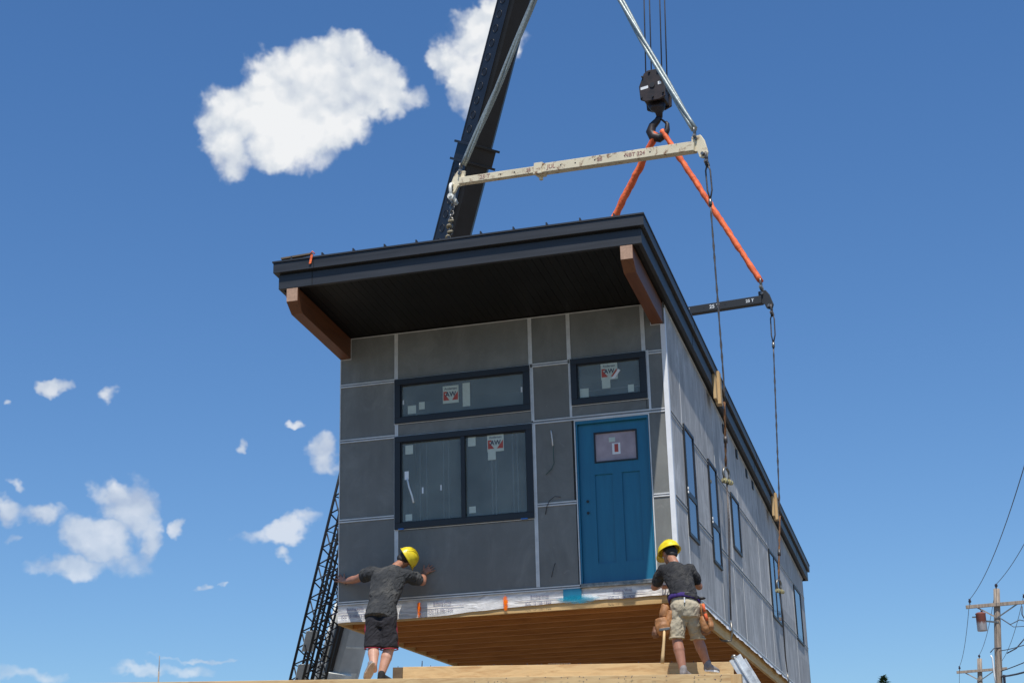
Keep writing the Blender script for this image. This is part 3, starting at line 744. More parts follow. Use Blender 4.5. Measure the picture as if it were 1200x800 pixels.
def spreader(name, pl, pr, label, mat, tmat, letters, white):
    pl = Vector(pl); pr = Vector(pr); d = (pr - pl).normalized(); Lb = (pr - pl).length
    e = empty(name, pl.lerp(pr, .5), label, 'spreader bar')
    up = Vector((0, 0, 1)); nrm = d.cross(up).normalized(); upp = nrm.cross(d).normalized()
    if nrm.y > 0: nrm = -nrm
    sleeve = pl + d * Lb * .36
    inner = MB(); inner.bar(pl + d * .06, sleeve, .115, .118); inner.build('inner_tube', M[mat], e, bevel=.006)
    outer = MB(); outer.bar(sleeve - d * .02, pr - d * .06, .15, .155); outer.build('outer_tube', M[mat], e, bevel=.006)
    cl = MB(); cl.bar(sleeve - d * .06, sleeve + d * .10, .19, .195); cl.tube([sleeve - up * .10 - nrm * .05, sleeve - up * .16 - nrm * .05], .035, 8); cl.build('collar', M[mat], e, bevel=.006)
    for s_, c in ((-1, pl), (1, pr)):
        # end plate: upper lug leaning inward, lower lug outboard
        f = [(-.16, .22), (.02, .235), (.10, .12), (.19, -.14), (.17, -.215), (.10, -.25), (.03, -.22), (-.02, -.10), (-.19, -.085), (-.20, .085), (-.15, .10)]
        P = [c + d * (s_ * x * .85) + upp * (z * .82) - nrm * -.02 for x, z in f]
        pm = MB(); pm.prism(P, nrm * -.045); pm.build('end_plate', M[mat], e, bevel=.006)
        pn = MB(); 
        for (x, z) in ((-.05, .13), (.085, -.14)): q = c + d * (s_ * x) + upp * z; pn.tube([q + nrm * .06, q - nrm * .07], .028, 12)
        pn.build_each('pin', M['steel'], e)
    rot = Matrix((d, upp, d.cross(upp))).transposed()
    if rot.col[2].dot(Vector((0, -1, 0))) < 0: pass
    for (t, s, sz) in letters:
        off = (.118 if t * Lb > Lb * .36 else .0)
        q = pl + d * (t * Lb) + nrm * ((.075 if t > .37 else .0575) + .002)
        o = text(s, sz, q, rot, M[tmat], e, 1.1, bold=.002); o.name = 'lettering'
    hs = MB()
    for t in (.2, .26, .46, .52, .60, .72, .82):
        q = pl + d * (t * Lb) + nrm * ((.075 if t > .37 else .0575)); hs.tube([q - nrm * .001, q + nrm * .001], .014, 10)
    hs.build('pin_hole', M['black'], e)
    return e
PL, PR = Vector((.17, 4.75, 12.70)), Vector((4.50, 3.5, 12.12))
spreader('spreader_bar', PL, PR, 'chipped white spreader bar hanging in front of the black boom', 'white_bar', 'brown_ink',
         [(.13, '25 T', .10), (.33, '26 T', .08), (.42, 'JUL', .10), (.62, '26', .09), (.76, 'NBT 324', .09)], True)
BL, BR = Vector((.35, 11.0, 12.0)), Vector((4.66, 10.05, 11.83))
spreader('spreader_bar', BL, BR, 'black spreader bar sticking out beyond the roof edge behind the house', 'black_bar', 'white',
         [(.63, '25 T', .10), (.77, '25 T', .10), (.935, '25 T', .08)], False)
APEX = Vector((2.55, 3.85, 17.1))
def upper(p, label):
    m_ = []
    return strand_rope('wire_sling', rope_pts(p, APEX, 24, .10), .052, M['sling_rope'], label, 'wire sling', 'grey wire slings above the white bar', 3, 1.3)
dW = (PR - PL).normalized()
upper(PR + Vector((-.05, 0, .30)), 'thick grey wire sling running up from the right end of the white spreader bar')
upper(PL + Vector((.10, 0, .30)), 'thick grey wire sling crossing the boom from the left end of the white bar')
shackle('shackle', PR + Vector((-.055, 0, .20)), (0, 1, 0), 'small steel shackle on the upper right corner of the white spreader bar', .9, ('steel', 'steel'))
shackle('shackle', PL + Vector((.06, 0, .20)), (0, 1, 0), 'small steel shackle on the upper left corner of the white spreader bar', .9, ('steel', 'steel'))
mr = MB(); mr.ring(APEX + Vector((0, 0, .12)), .16, .035, (1, 0, 0), (0, 0, 1)); tag(mr.build('master_link', M['steel'], None, origin=APEX), 'big steel ring where the two grey wire slings meet', 'lifting ring')
tag(MB().tube([APEX + Vector((0, 0, .25)), APEX + Vector((-.05, 0, 14))], .03, 8).build('hoist_rope', M['rope'], None, origin=APEX), 'single hoist rope above the ring of the grey wire slings', 'hoist rope')

# drop slings on the right
def drop(top, eave, sh, rim, lab, lab2, lab3):
    top = Vector(top); eave = Vector(eave); sh = Vector(sh); rim = Vector(rim)
    e = empty('drop_sling', top, lab, 'wire sling', 'thin wire slings hanging down the right side of the house')
    eye = MB(); dd = (eave - top).normalized()
    eye.tube([top, top + dd * .12 + Vector((.035, 0, 0)), top + dd * .45 + Vector((.04, 0, 0)), top + dd * .62], .014, 6)
    eye.tube([top, top + dd * .12 - Vector((.035, 0, 0)), top + dd * .45 - Vector((.03, 0, 0)), top + dd * .62], .014, 6)
    eye.build('eye', M['rope'], e)
    MB().tube([top + dd * .60, top + dd * .70], .028, 8).build('ferrule', M['steel'], e)
    m = strand_rope('rope', [top + dd * .68, eave, eave + Vector((-.01, 0, -.25))], .017, M['rope'], None, None, None, 2, 14, None)
    m.parent = e; m.location = m.location - abs_loc(e)
    m = strand_rope('rope', [eave + Vector((-.01, 0, -.25)), sh + Vector((0, 0, .16))], .018, M['thread_rust'], None, None, None, 2, 14, None)
    m.parent = e; m.location = m.location - abs_loc(e)
    MB().tube([eave.lerp(sh, .55), eave.lerp(sh, .62)], .03, 8).build('ferrule', M['rope'], e)
    shackle('shackle', sh, (.35, 1, 0), lab2, 1.15)
    b = empty('choker_sling', rim, lab3, 'wire sling', 'wire slings passed under the floor frame')
    lp = MB()
    for s_ in (-1, 1):
        lp.tube([sh + Vector((.0, .03 * s_, -.06)), sh.lerp(rim, .3) + Vector((.02, .055 * s_, 0)), sh.lerp(rim, .75) + Vector((.01, .03 * s_, 0)), rim + Vector((.02, .015 * s_, .1))], .009, 6)
    lp.build('rope_leg', M['rope'], b)
    hk = MB(); pts = [Vector((rim.x + .02, rim.y, H - .02)), Vector((rim.x + .03, rim.y, H - .15)), Vector((rim.x - .0, rim.y, ZU - .03)), Vector((rim.x - .05, rim.y - .01, ZU - .035)), Vector((rim.x - .12, rim.y - .02, ZU - .02)), Vector((rim.x - .15, rim.y - .02, ZU + .01))]
    hk.tube(pts, .016, 8); hk.build('hook_end', M['steel'], b)
drop((4.61, 3.5, 11.82), (W + .235, 3.52, 8.25), (4.54, 3.72, 6.89), (4.47, 3.52, 4.72),
     'thin wire sling from the white bar down past the front timber pads', 'yellow-pinned shackle hanging beside the small side window nearer the front', 'double wire sling hooked under the floor edge near the front of the house')
drop((4.77, 10.05, 11.55), (W + .235, 10.0, 7.85), (4.54, 9.62, 6.20), (4.47, 10.35, 4.72),
     'thin wire sling from the black bar down past the rear timber pads', 'yellow-pinned shackle hanging in front of the wide side window further back', 'double wire sling hooked under the floor edge near the rear of the house')
shackle('shackle', (4.60, 3.5, 11.86), (0, 1, 0), 'dark shackle under the right end plate of the white spreader bar', 1.0, ('rope', 'rope'))
shackle('shackle', (4.765, 10.05, 11.57), (0, 1, 0), 'dark shackle under the right end plate of the black spreader bar', 1.0, ('rope', 'rope'))
shackle('shackle', (4.60, 10.06, 12.12), (0, 1, 0), 'steel shackle joining the orange sling to the black spreader bar', 1.1, ('steel', 'steel'))
shackle('shackle', PL + Vector((-.10, 0, -.25)), (0, 1, 0), 'pale shackle under the left end plate of the white spreader bar', 1.5, ('pale_steel', 'pale_steel'))
# chain with tensioner on the left, in front of the boom
c0 = PL + Vector((-.10, 0, -.38)); c1 = Vector((-.27, 4.6, 8.5)); ch = empty('drop_chain', c0, 'knotted chain and strap hanging from the left end of the white bar', 'chain')
m = MB(); k = 0; tot = (c1 - c0).length; dd = (c1 - c0).normalized(); s_ = 0
while s_ < tot:
    c = c0 + dd * s_; ax = Vector((1, 0, 0)) if k % 2 else Vector((0, 1, 0)); m.ring(c, .04, .013, ax, dd, n=10, m=6); s_ += .062; k += 1
m.build('chain', M['steel'], ch)
kn = MB()
for i in range(5): kn.ring(c0 + dd * (.34 + .10 * i) + Vector((.015 * (-1) ** i, -.03, 0)), .032, .024, (1, .3 * (-1) ** i, .3), (0, 1, .4 * (-1) ** i), n=10, m=6)
kn.build('knot', M['knot'], ch)
MB().ball(c0 + dd * 1.0 + Vector((.01, -.04, 0)), (.075, .06, .075), 10, 8).build('red_wrapping', M['red'], ch)

# hook block with four parts of hoist rope
HC = Vector((2.72, 10.4, 16.80))
hb = empty('hook_block', HC, 'heavy black crane hook block with two white labels', 'hook block')
rz = Matrix.Rotation(R(-4), 3, 'Z')
def HP(x, y, z): return HC + rz @ Vector((x, y, z))
pf = [(-.27, -.28), (-.285, .02), (-.17, .30), (-.08, .36), (.10, .36), (.20, .26), (.27, -.0), (.26, -.28), (.12, -.34), (-.16, -.34)]
for s_, nm in ((-1, 'cheek_plate'), (1, 'cheek_plate')):
    m = MB(); y = .28 * s_; P = [HP(x, y, z) for x, z in pf]; m.prism(P, rz @ Vector((0, -.05 * s_, 0))); m.build(nm, M['hook'], hb, bevel=.01)
sh_ = MB()
for y in (-.16, -.05, .06, .17): sh_.tube([HP(-0.0, y - .035, .06), HP(0, y + .035, .06)], .25, 20)
sh_.build('sheave', M['hook'], hb)
bd = MB(); bd.add([HP(x, y, z) for z in (-.28, .05) for x, y in ((-.22, -.22), (.22, -.22), (.22, .22), (-.22, .22))], [(0, 3, 2, 1), (4, 5, 6, 7), (0, 1, 5, 4), (1, 2, 6, 5), (2, 3, 7, 6), (3, 0, 4, 7)])
bd.build('block_body', M['hook'], hb, bevel=.02)
bo = MB()
for x, z in ((-.20, .22), (-.05, .31), (.13, .30), (-.24, -.24), (.0, -.26), (.22, -.20), (.18, .08)):
    bo.tube([HP(x, -.285, z), HP(x, -.31, z)], .022, 6)
bo.tube([HP(.0, -.285, -.0), HP(.0, -.30, .0)], .055, 14); bo.build('bolt', M['black'], hb)
MB().add([HP(-.25, -.284, -.07), HP(-.09, -.284, -.05), HP(-.09, -.284, .01), HP(-.25, -.284, -.01)], [(0, 1, 2, 3)]).build('label_plate', M['white'], hb)
MB().add([HP(.12, -.284, -.01), HP(.19, -.284, .0), HP(.19, -.284, .07), HP(.12, -.284, .06)], [(0, 1, 2, 3)]).build('label_plate', M['white'], hb)
sk = MB(); sk.loft([(HP(0, 0, -.33), (.19, 0, 0), (0, .16, 0)), (HP(.02, 0, -.43), (.15, 0, 0), (0, .13, 0)), (HP(.04, 0, -.50), (.08, 0, 0), (0, .08, 0)), (HP(.05, 0, -.62), (.06, 0, 0), (0, .06, 0))], 14)
sk.build('shank', M['hook'], hb)
hk = MB(); hp = [(.05, -.58, .055), (.0, -.68, .07), (-.11, -.78, .085), (-.16, -.90, .10), (-.11, -1.03, .105), (.02, -1.08, .095), (.13, -1.03, .08), (.19, -.92, .06), (.20, -.80, .045), (.17, -.74, .03)]
hk.tube([HP(x, 0, z) for x, z, r in hp], [r for x, z, r in hp], 12); hk.build('hook', M['hook'], hb)
MB().tube([HP(.03, .0, -.62), HP(.11, -.01, -.70), HP(.18, -.01, -.78)], .022, 8).build('safety_latch', M['hook'], hb)
TIP = Vector((3.15, 10.4, 31.775))
for i, (x, y, lab) in enumerate(((-.15, -.16, 'outer rope of the left pair above the hook block'), (-.09, .06, 'inner rope of the left pair above the hook block'), (.15, -.05, 'inner rope of the right pair above the hook block'), (.20, .17, 'outer rope of the right pair above the hook block'))):
    p = HP(x * 1.05, y, .20); q = TIP + Vector((x, y, -.3))
    tag(MB().tube(rope_pts(p, q, 8), .014, 6).build('hoist_rope', M['cable'], None, origin=p), lab, 'hoist rope', 'hoist ropes of the hook block')
# orange round slings
def webbing(p, q, lab, w=.085):
    p = Vector(p); q = Vector(q); n = 60; m = MB()
    for off in (-.5, .5):
        pts = []; rs = []
        for i in range(n + 1):
            t = i / n; c = p.lerp(q, t); d_, s_, u_ = orth(q - p)
            nz = noise.noise(Vector((t * 22, off, q.x))); pts.append(c + s_ * (off * w * .5) + s_ * nz * .004 + u_ * .004 * noise.noise(Vector((t * 31, 5, off))))
            rs.append(w * (.34 + .13 * noise.noise(Vector((t * 40, 2, off)))))
        m.tube(pts, rs, 8)
    o = m.build('round_sling', M['orange'], None, origin=p); return tag(o, lab, 'lifting sling', 'orange slings hung over the crane hook')
hs0 = HP(.02, 0, -1.06)
webbing(HP(.09, 0, -.94), (4.60, 10.06, 12.22), 'orange lifting sling slanting down right to the black spreader bar', .155)
webbing(HP(-.03, 0, -.96), (.45, 10.98, 12.30), 'orange lifting sling slanting down left behind the roof edge', .155)
shackle('shackle', (.42, 11.0, 12.24), (0, 1, 0), 'steel shackle joining the orange sling to the hidden left end of the black bar', 1.1, ('steel', 'steel'))

# ------------------------------------------------------------------ CRANE
crane = empty('crane', (-11.0, 21.6, 0), 'telescopic crane with a long black boom, grey base section and stowed lattice jib', 'crane')
B0 = Vector((-7.461, 19.032, 7.188)) 
bd_ = (TIP - B0).normalized()
foot = B0 - bd_ * 8.0
sidev = Vector((bd_.x, bd_.y, 0)).normalized().cross(Vector((0, 0, 1)))      # horizontal, to the right of the boom
if sidev.dot(Vector((7.6, -18.6, 0)) - Vector((B0.x, B0.y, 0))) < 0: sidev = -sidev   # the side that faces the site
upv = sidev.cross(bd_).normalized()
if upv.z < 0: upv = -upv
def boxsec(a, b, w, h, name, mat, rib=True):
    """boom section: box with chamfered underside"""
    m = MB(); V = []
    prof = [(-.5, .5), (.5, .5), (.5, -.36), (.34, -.5), (-.34, -.5), (-.5, -.36)]
    for c in (a, b): V += [c + sidev * x * w + upv * z * h for x, z in prof]
    n_ = 6; F = [tuple(range(n_)), tuple(reversed(range(n_, 2 * n_)))] + [(i, (i + 1) % n_, (i + 1) % n_ + n_, i + n_) for i in range(n_)]
    m.add(V, F); return m.build(name, M[mat], crane, bevel=.01)
Lt = (TIP - B0).length
S = lambda t: B0 + bd_ * t
c1_, c2_ = 4.4, 9.0                         # section ends measured from B0
boxsec(foot, S(2.6), .80, .84, 'boom_section', 'grey_steel')
boxsec(S(2.6), S(12.5), .68, .74, 'boom_section', 'boom')
boxsec(S(12.5), S(Lt), .60, .67, 'boom_section', 'boom')
for t, w, h in ((2.6, .88, .92), (12.5, .74, .79)):
    m = MB()
    for dt in (-.02, .42):
        m.bar(S(t + dt) - bd_ * .03, S(t + dt) + bd_ * .03, w + .10, h + .08, upv)
    m.bar(S(t), S(t + .40), w - .04, h - .04, upv); m.build('collar', M['boom'] if t > 5 else M['grey_steel'], crane, bevel=.008)
hl = MB(); rm = MB(); t = 3.2
while t < Lt - .6:
    w = .68 if t < 12.5 else .60
    if not (12.3 < t < 13.1):
        q = S(t) + sidev * (w / 2) + upv * .06
        hl.tube([q - sidev * .002, q + sidev * .005], .092, 8, up=bd_); rm.ring(q + sidev * .004, .10, .008, bd_, upv, n=16, m=6)
    t += .36
hl.build('pin_hole', M['black'], crane); rm.build('hole_rim', M['boom'], crane)
rb = MB(); 
for s_ in (-1, 1):
    rb.bar(S(2.7) + sidev * .342 + upv * (.03 + s_ * .30), S(12.4) + sidev * .342 + upv * (.03 + s_ * .30), .012, .05, upv)
    rb.bar(S(13.0) + sidev * .302 + upv * (.03 + s_ * .27), S(Lt) + sidev * .302 + upv * (.03 + s_ * .27), .012, .05, upv)
rb.build('edge_strip', M['boom'], crane)
# boom head
hd = MB(); hd.bar(S(Lt - .3), S(Lt + .5), .72, .95, upv); hd.tube([S(Lt + .25) - sidev * .42, S(Lt + .25) + sidev * .42], .32, 20); hd.build('boom_head', M['boom'], crane, bevel=.01)
# panel marks on the grey base
pn = MB(); 
for t0, t1 in ((-1.4, -.7), (.4, 1.0)):
    q = S(t0) - upv * .425; pn.bar(S(t0) - upv * .424 - sidev * .1, S(t1) - upv * .424 - sidev * .1, .30, .004, upv)
for t in (-1.6, -.05, 1.4): pn.bar(S(t) - upv * .424, S(t + .05) - upv * .424, .52, .012, upv)
pn.build_each('plate', M['pale_steel'], crane)
# hydraulic hose channel and pale cylinder on the site side of the base
MB().bar(S(-6) + sidev * .46 - upv * .18, S(2.2) + sidev * .46 - upv * .18, .10, .34, upv).build('channel', M['black'], crane)
MB().tube([S(-.75) + sidev * .70 - upv * .24, S(1.0) + sidev * .66 - upv * .20], .085, 12).build('cylinder', M['pale_steel'], crane)
m = MB(); m.bar(S(-.85) + sidev * .80 - upv * .30, S(-.85) - upv * .50 - sidev * .05, .12, .26, bd_); m.bar(S(-1.0) + sidev * .76 - upv * .28, S(-.5) + sidev * .76 - upv * .28, .2, .18, upv); m.build('bracket', M['pale_steel'], crane, bevel=.01)
# stowed lattice jib
def lattice(a, b, w, h, w2, h2, bays, r=.030):
    a = Vector(a); b = Vector(b); d_ = (b - a).normalized()
    cc = lambda t, i: a.lerp(b, t) + sidev * ((w + (w2 - w) * t) / 2 * (1, 1, -1, -1)[i]) + upv * ((h + (h2 - h) * t) / 2 * (1, -1, -1, 1)[i])
    ch_ = MB()
    for i in range(4): ch_.tube([cc(0, i), cc(1, i)], r, 8)
    j = ch_.build('lattice_jib', M['lattice'], crane)
    lc = MB()
    for k in range(bays):
        for i in range(4):
            i2 = (i + 1) % 4; t0, t1, tm = k / bays, (k + 1) / bays, (k + .5) / bays
            lc.tube([cc(t0, i), cc(tm, i2)], r * .5, 6); lc.tube([cc(tm, i2), cc(t1, i)], r * .5, 6)
        lc.tube([cc(k / bays, 0), cc(k / bays, 2)], r * .4, 6)
    lc.build('lacing', M['lattice'], j)
    return j
JB = Vector((-8.05, 17.78, 5.99)); JT = Vector((-5.80, 15.44, 10.65))
jd = (JT - JB).normalized()
lattice(JB - jd * 3.2, JT + jd * 1.0, .62, .66, .60, .60, 11, .036)
lattice(JB + Vector((-.22, .62, .1)) - jd * 3.2, JT + Vector((-.22, .62, .1)) + jd * 1.0, .34, .40, .34, .40, 16, .032)
m = MB()
for t in (.0, .9): q = JB + jd * t - sidev * .0; m.bar(q + sidev * .2, q + sidev * .2 + jd * .55, .30, .02, upv)
m.build_each('jib_plate', M['grey_steel'], crane)
# turntable, counterweight and carrier, out of sight behind the site
m = MB(); m.bar(foot - bd_ * .4 + Vector((0, 0, .3)), Vector((foot.x, foot.y, 1.2)), 1.6, 1.4, (1, 0, 0)); m.box((foot.x - 1.6, foot.y - 1.6, .9), (foot.x + 1.6, foot.y + 1.6, 1.5)); m.build('turntable', M['grey_steel'], crane, bevel=.03)
m = MB(); m.box((foot.x - 6, foot.y - 1.4, .7), (foot.x + 6, foot.y + 1.4, 1.1)); m.box((foot.x - 6, foot.y - 1.4, 1.1), (foot.x - 4, foot.y + 1.4, 2.4)); m.build('carrier', M['grey_steel'], crane, bevel=.05)
for x in (-5, -3.5, 2.5, 4.0):
    for s_ in (-1, 1):
        MB().tube([(foot.x + x, foot.y + s_ * 1.45, .55), (foot.x + x, foot.y + s_ * 1.05, .55)], .55, 24).build('wheel', M['black'], crane)

# ------------------------------------------------------------------ TIMBER STAGE the workers stand on
def zt(x): return 3.578 + (5.074 - x) * .0255
th = R(8); dx_ = Vector((math.cos(th), math.sin(th), -.0255)).normalized(); back = Vector((-math.sin(th), math.cos(th), 0))
FR = Vector((5.074, -1.0, zt(5.074)))
stage = empty('timber_stage', (2, -1.4, 0), 'pale timber staging of stacked beams under the raised house', 'staging')
def along(p, s, off=0, dz=0): return Vector(p) + dx_ * s + back * off + Vector((0, 0, dz))
def tbeam(p, s0, s1, off, w, h, name, mat, top=0.0):
    m = MB(); a_ = along(p, s0, off, top - h / 2); b_ = along(p, s1, off, top - h / 2)
    m.bar(a_, b_, w, h); return m.build(name, mat, stage, bevel=.004)
tbeam(FR, -8.2, .0, .02, .045, .24, 'front_beam', M['timber'])
tbeam(FR, -8.2, .0, .068, .045, .238, 'front_beam', M['timber'], -.002)
tbeam(FR, -8.15, -.01, .20, .18, .04, 'deck_plank', M['timber'], -.005)
tbeam(FR, -8.15, -.02, .40, .18, .04, 'deck_plank', M['timber'], -.007)
tbeam(FR, -8.15, -.015, .60, .18, .04, 'deck_plank', M['timber'], -.004)
UP = along(FR, 0, .745, .215)
tbeam(UP, -3.85, .04, .0, .045, .23, 'back_beam', M['timber'])
tbeam(UP, -3.84, .02, .09, .09, .21, 'back_beam', M['timber'], -.012)
tbeam(UP, -3.97, -3.853, -.003, .05, .215, 'beam_end', M['timber_dark'], -.004)  # short dark brown block at the left end of the back beam
tbeam(UP, -3.97, -.03, .40, .045, .23, 'back_beam', M['timber'], -.03)
# end post and long side beam running back under the house
m = MB(); q = along(FR, .055, .10); m.bar(q + Vector((0, 0, -.0)), Vector((q.x, q.y, 0)), .10, .14, (1, 0, 0)); m.build('post', M['timber_z'], stage, bevel=.004)
for s in (-8.0, -6, -4, -2):
    for of in (.0, .9):
        q = along(FR, s, of + .1, -.25); MB().bar(q, Vector((q.x, q.y, 0)), .14, .14, (1, 0, 0)).build('post', M['timber_z'], stage, bevel=.004)
m = MB(); a_ = along(UP, -.02, .14, -.14); m.bar(a_, a_ + back * 12, .07, .26); m.build('side_beam', M['timber_dark'], stage, bevel=.004)
for k in range(1, 7):
    q = a_ + back * (k * 1.9); MB().bar(q - Vector((0, 0, .13)), Vector((q.x, q.y, 0)), .10, .10, (1, 0, 0)).build('post', M['timber_z'], stage)
# nails and bits standing on the beams
nl = MB()
for i in range(26):
    s = -random.uniform(.1, 4.0); q = along(UP, s, random.uniform(-.02, .02)); nl.tube([q - Vector((0, 0, .01)), q + Vector((random.uniform(-.004, .004), 0, random.uniform(.008, .022)))], .0035, 5)
q = along(UP, -3.62, 0); nl.tube([q, q + Vector((.004, 0, .07))], .006, 6)
for i in range(30):
    s = -random.uniform(.1, 3.0); q = along(FR, s, -.0235, -random.uniform(.01, .07)); nl.tube([q, q - back * .003], .006, 6)
nl.build_each('nail', M['ink'], stage)
cb = MB()
for i in range(9): 
    q = along(UP, -2.1 + .03 * i, .0, .008); cb.ball(q, (.02, .012, .010), 6, 4)
tag(cb.build('mud_clod', M['bark'], None, origin=along(UP, -2.0, 0)), 'small clods of dirt on top of the rear beam under the house', 'dirt')

# short aluminium ladder top leaning at the end of the stage
ld = empty('ladder', (5.35, -.6, 0), 'bare aluminium ladder rail leaning at the right end of the staging', 'ladder')
lt = Vector((5.08, -.60, 3.80)); lb = Vector((5.95, -.70, 2.2)); ldd = (lb - lt).normalized()
foot_l = lt + ldd * 4.28
for o_ in (0, .42):
    a_ = lt + Vector((0, o_, -.0)); b_ = Vector((foot_l.x, foot_l.y + o_, .02)); 
    m = MB(); m.bar(a_, b_, .055, .02, (1, 0, .5)); m.bar(a_ + Vector((-.035, .0, -.02)), b_ + Vector((-.035, 0, 0)), .07, .010, (0, 1, 0)); m.bar(a_ + Vector((.035, .0, .02)), b_ + Vector((.035, 0, 0)), .07, .010, (0, 1, 0)); m.build('rail', M['alu'], ld, bevel=.003)
    MB().ball(a_ + Vector((-.01, 0, .005)), (.035, .02, .03), 10, 8).build('end_cap', M['steel'], ld)
for k in range(1, 12):
    q = lt + ldd * (.34 * k); MB().tube([q, q + Vector((0, .42, 0))], .016, 8).build('rung', M['alu'], ld)

# ------------------------------------------------------------------ PEOPLE
V3 = Vector
def hand(mb, wrist, knuck, spread, normal, thumb_side, curl=.15, s=1.0):
    """palm from wrist to knuckles, five separate fingers; spread = unit vector across the palm"""
    w = V3(wrist); k = V3(knuck); f = (k - w).normalized(); sp_ = (V3(spread) - f * V3(spread).dot(f)).normalized(); nn = V3(normal).normalized()
    mb.loft([(w, sp_ * .026 * s, nn * .019 * s), (w.lerp(k, .35), sp_ * .036 * s, nn * .017 * s), (w.lerp(k, .8), sp_ * .043 * s, nn * .015 * s), (k, sp_ * .042 * s, nn * .013 * s), (k + f * .008, sp_ * .034 * s, nn * .009 * s)], 14)
    for i, (o_, ln, an) in enumerate(((-.033, .070, -20), (-.011, .080, -7), (.011, .076, 6), (.032, .060, 20))):
        rot = lambda a: f * math.cos(R(a)) + sp_ * math.sin(R(a))
        b_ = k + sp_ * o_ * s - f * .012; d_ = rot(an)
        p1 = b_ + d_ * ln * .5 * s; p2 = p1 + (d_ - nn * curl).normalized() * ln * .30 * s; p3 = p2 + (d_ - nn * curl * 2).normalized() * ln * .24 * s
        mb.cap(b_, p1, .0105 * s, .0095 * s, 8); mb.cap(p1, p2, .0095 * s, .0088 * s, 8); mb.cap(p2, p3, .0088 * s, .0075 * s, 8)
    b_ = w.lerp(k, .28) + sp_ * thumb_side * .026 * s; d_ = (f * .55 + sp_ * thumb_side * .83).normalized()
    p1 = b_ + d_ * .042 * s; p2 = p1 + (d_ + f * .3).normalized() * .034 * s
    mb.cap(b_, p1, .015 * s, .012 * s, 8); mb.cap(p1, p2, .012 * s, .009 * s, 8)
def head(mb, c, F_, U_):
    """skull, jaw, nose, brow, lips, ears; F_ = face direction, U_ = crown direction"""
    F_ = V3(F_).normalized(); U_ = (V3(U_) - F_ * V3(U_).dot(F_)).normalized(); S_ = F_.cross(U_).normalized()
    m3 = Matrix((S_, F_, U_)).transposed(); c = V3(c)
    m3 = m3 * 1.0
    P = lambda x, y, z: c + m3 @ V3((x, y, z))
    mb.ball(P(0, -.012, .035), (.076, .094, .085), 18, 12, m3); mb.ball(P(0, .022, -.035), (.060, .066, .075), 16, 10, m3)
    mb.ball(P(0, .062, -.088), (.030, .026, .022), 10, 8, m3)
    mb.loft([(P(0, .080, .018), m3 @ V3((.007, 0, 0)), m3 @ V3((0, .010, 0))), (P(0, .098, -.012), m3 @ V3((.011, 0, 0)), m3 @ V3((0, .012, 0))), (P(0, .096, -.028), m3 @ V3((.016, 0, 0)), m3 @ V3((0, .012, 0)))], 8)
    mb.ball(P(0, .078, .030), (.050, .012, .010), 10, 6, m3)
    mb.ball(P(0, .082, -.052), (.024, .010, .006), 10, 6, m3); mb.ball(P(0, .081, -.063), (.021, .010, .007), 10, 6, m3)
    for s_ in (-1, 1):
        mb.ball(P(s_ * .078, -.008, .0), (.009, .020, .032), 10, 8, m3)
    return m3, P
def helmet(par, c, F_, U_, m3, P, sticker_=True):
    P0_ = P; P = lambda x, y, z: P0_(x * 1.12, y * 1.12, .035 + (z - .035) * 1.12)
    h = MB(); n = 28; V = []; F = []
    for i in range(9):
        t = R(90) * i / 8
        for k in range(n):
            a = 2 * math.pi * k / n; rr = math.cos(R(90) - t) if i else .02
            V.append(P(.112 * rr * math.cos(a), -.008 + .135 * rr * math.sin(a), .045 + .118 * math.cos(t)))
    for k in range(n):                                   # brim, peak at the front
        a = 2 * math.pi * k / n; ex = 1.09 + .22 * max(0, math.sin(a)) ** 3
        V.append(P(.112 * ex * math.cos(a), -.008 + .135 * ex * math.sin(a), .034 - .018 * max(0, math.sin(a)) ** 2))
    for k in range(n):
        a = 2 * math.pi * k / n; V.append(P(.106 * math.cos(a), -.008 + .128 * math.sin(a), .040))
    for i in range(10):
        for k in range(n):
            p = i * n + k; q = i * n + (k + 1) % n; F.append((p, p + n, q + n, q))
    h.add(V, F, True)
    for x in (-.03, 0, .03):                             # crown ridges
        pts = [P(x, -.008 + .128 * math.cos(R(a)) * (1 - abs(x)), .047 + .120 * math.sin(R(a)) * (1 - abs(x) * 1.2)) for a in range(20, 165, 12)]
        h.tube(pts, .0075, 6)
    o = h.build('hard_hat', M['helmet'], par)
    s_ = MB()
    q = P(.062 if sticker_ == 1 else 0, -.085, .115)
    return o
def person(name, loc, label):
    return empty(name, loc, label, 'person')
up = V3((0, 0, 1))

# --- worker leaning on the wall at the left
pl_ = person('person', (.9, -1.15, 3.70), 'worker in dusty grey T-shirt and black shorts leaning on the wall, arms spread')
hd_ = V3((1.005, -.30, 5.265)); nk = V3((.935, -.43, 5.165)); shl = V3((.655, -.50, 5.105)); shr = V3((1.095, -.47, 5.045)); ch_ = V3((.875, -.54, 4.98)); ws = V3((.87, -.72, 4.67)); pv = V3((.875, -.78, 4.54))
hl_, hr_ = V3((.795, -.79, 4.48)), V3((.965, -.78, 4.47)); kl, kr = V3((.815, -.88, 4.13)), V3((.985, -.80, 4.12)); al_, ar_ = V3((.895, -1.08, 3.895)), V3((.925, -.92, 3.79))
ell, wrl = V3((.355, -.28, 5.08)), V3((.115, -.075, 5.10)); elr, wrr = V3((1.225, -.27, 4.985)), V3((1.17, -.055, 5.125))
b = MB()
m3, P = head(b, hd_, (.10, .80, -.45), (.80, .12, .50))
b.cap(nk, hd_ + V3((-.02, -.03, -.03)), .058, .056)
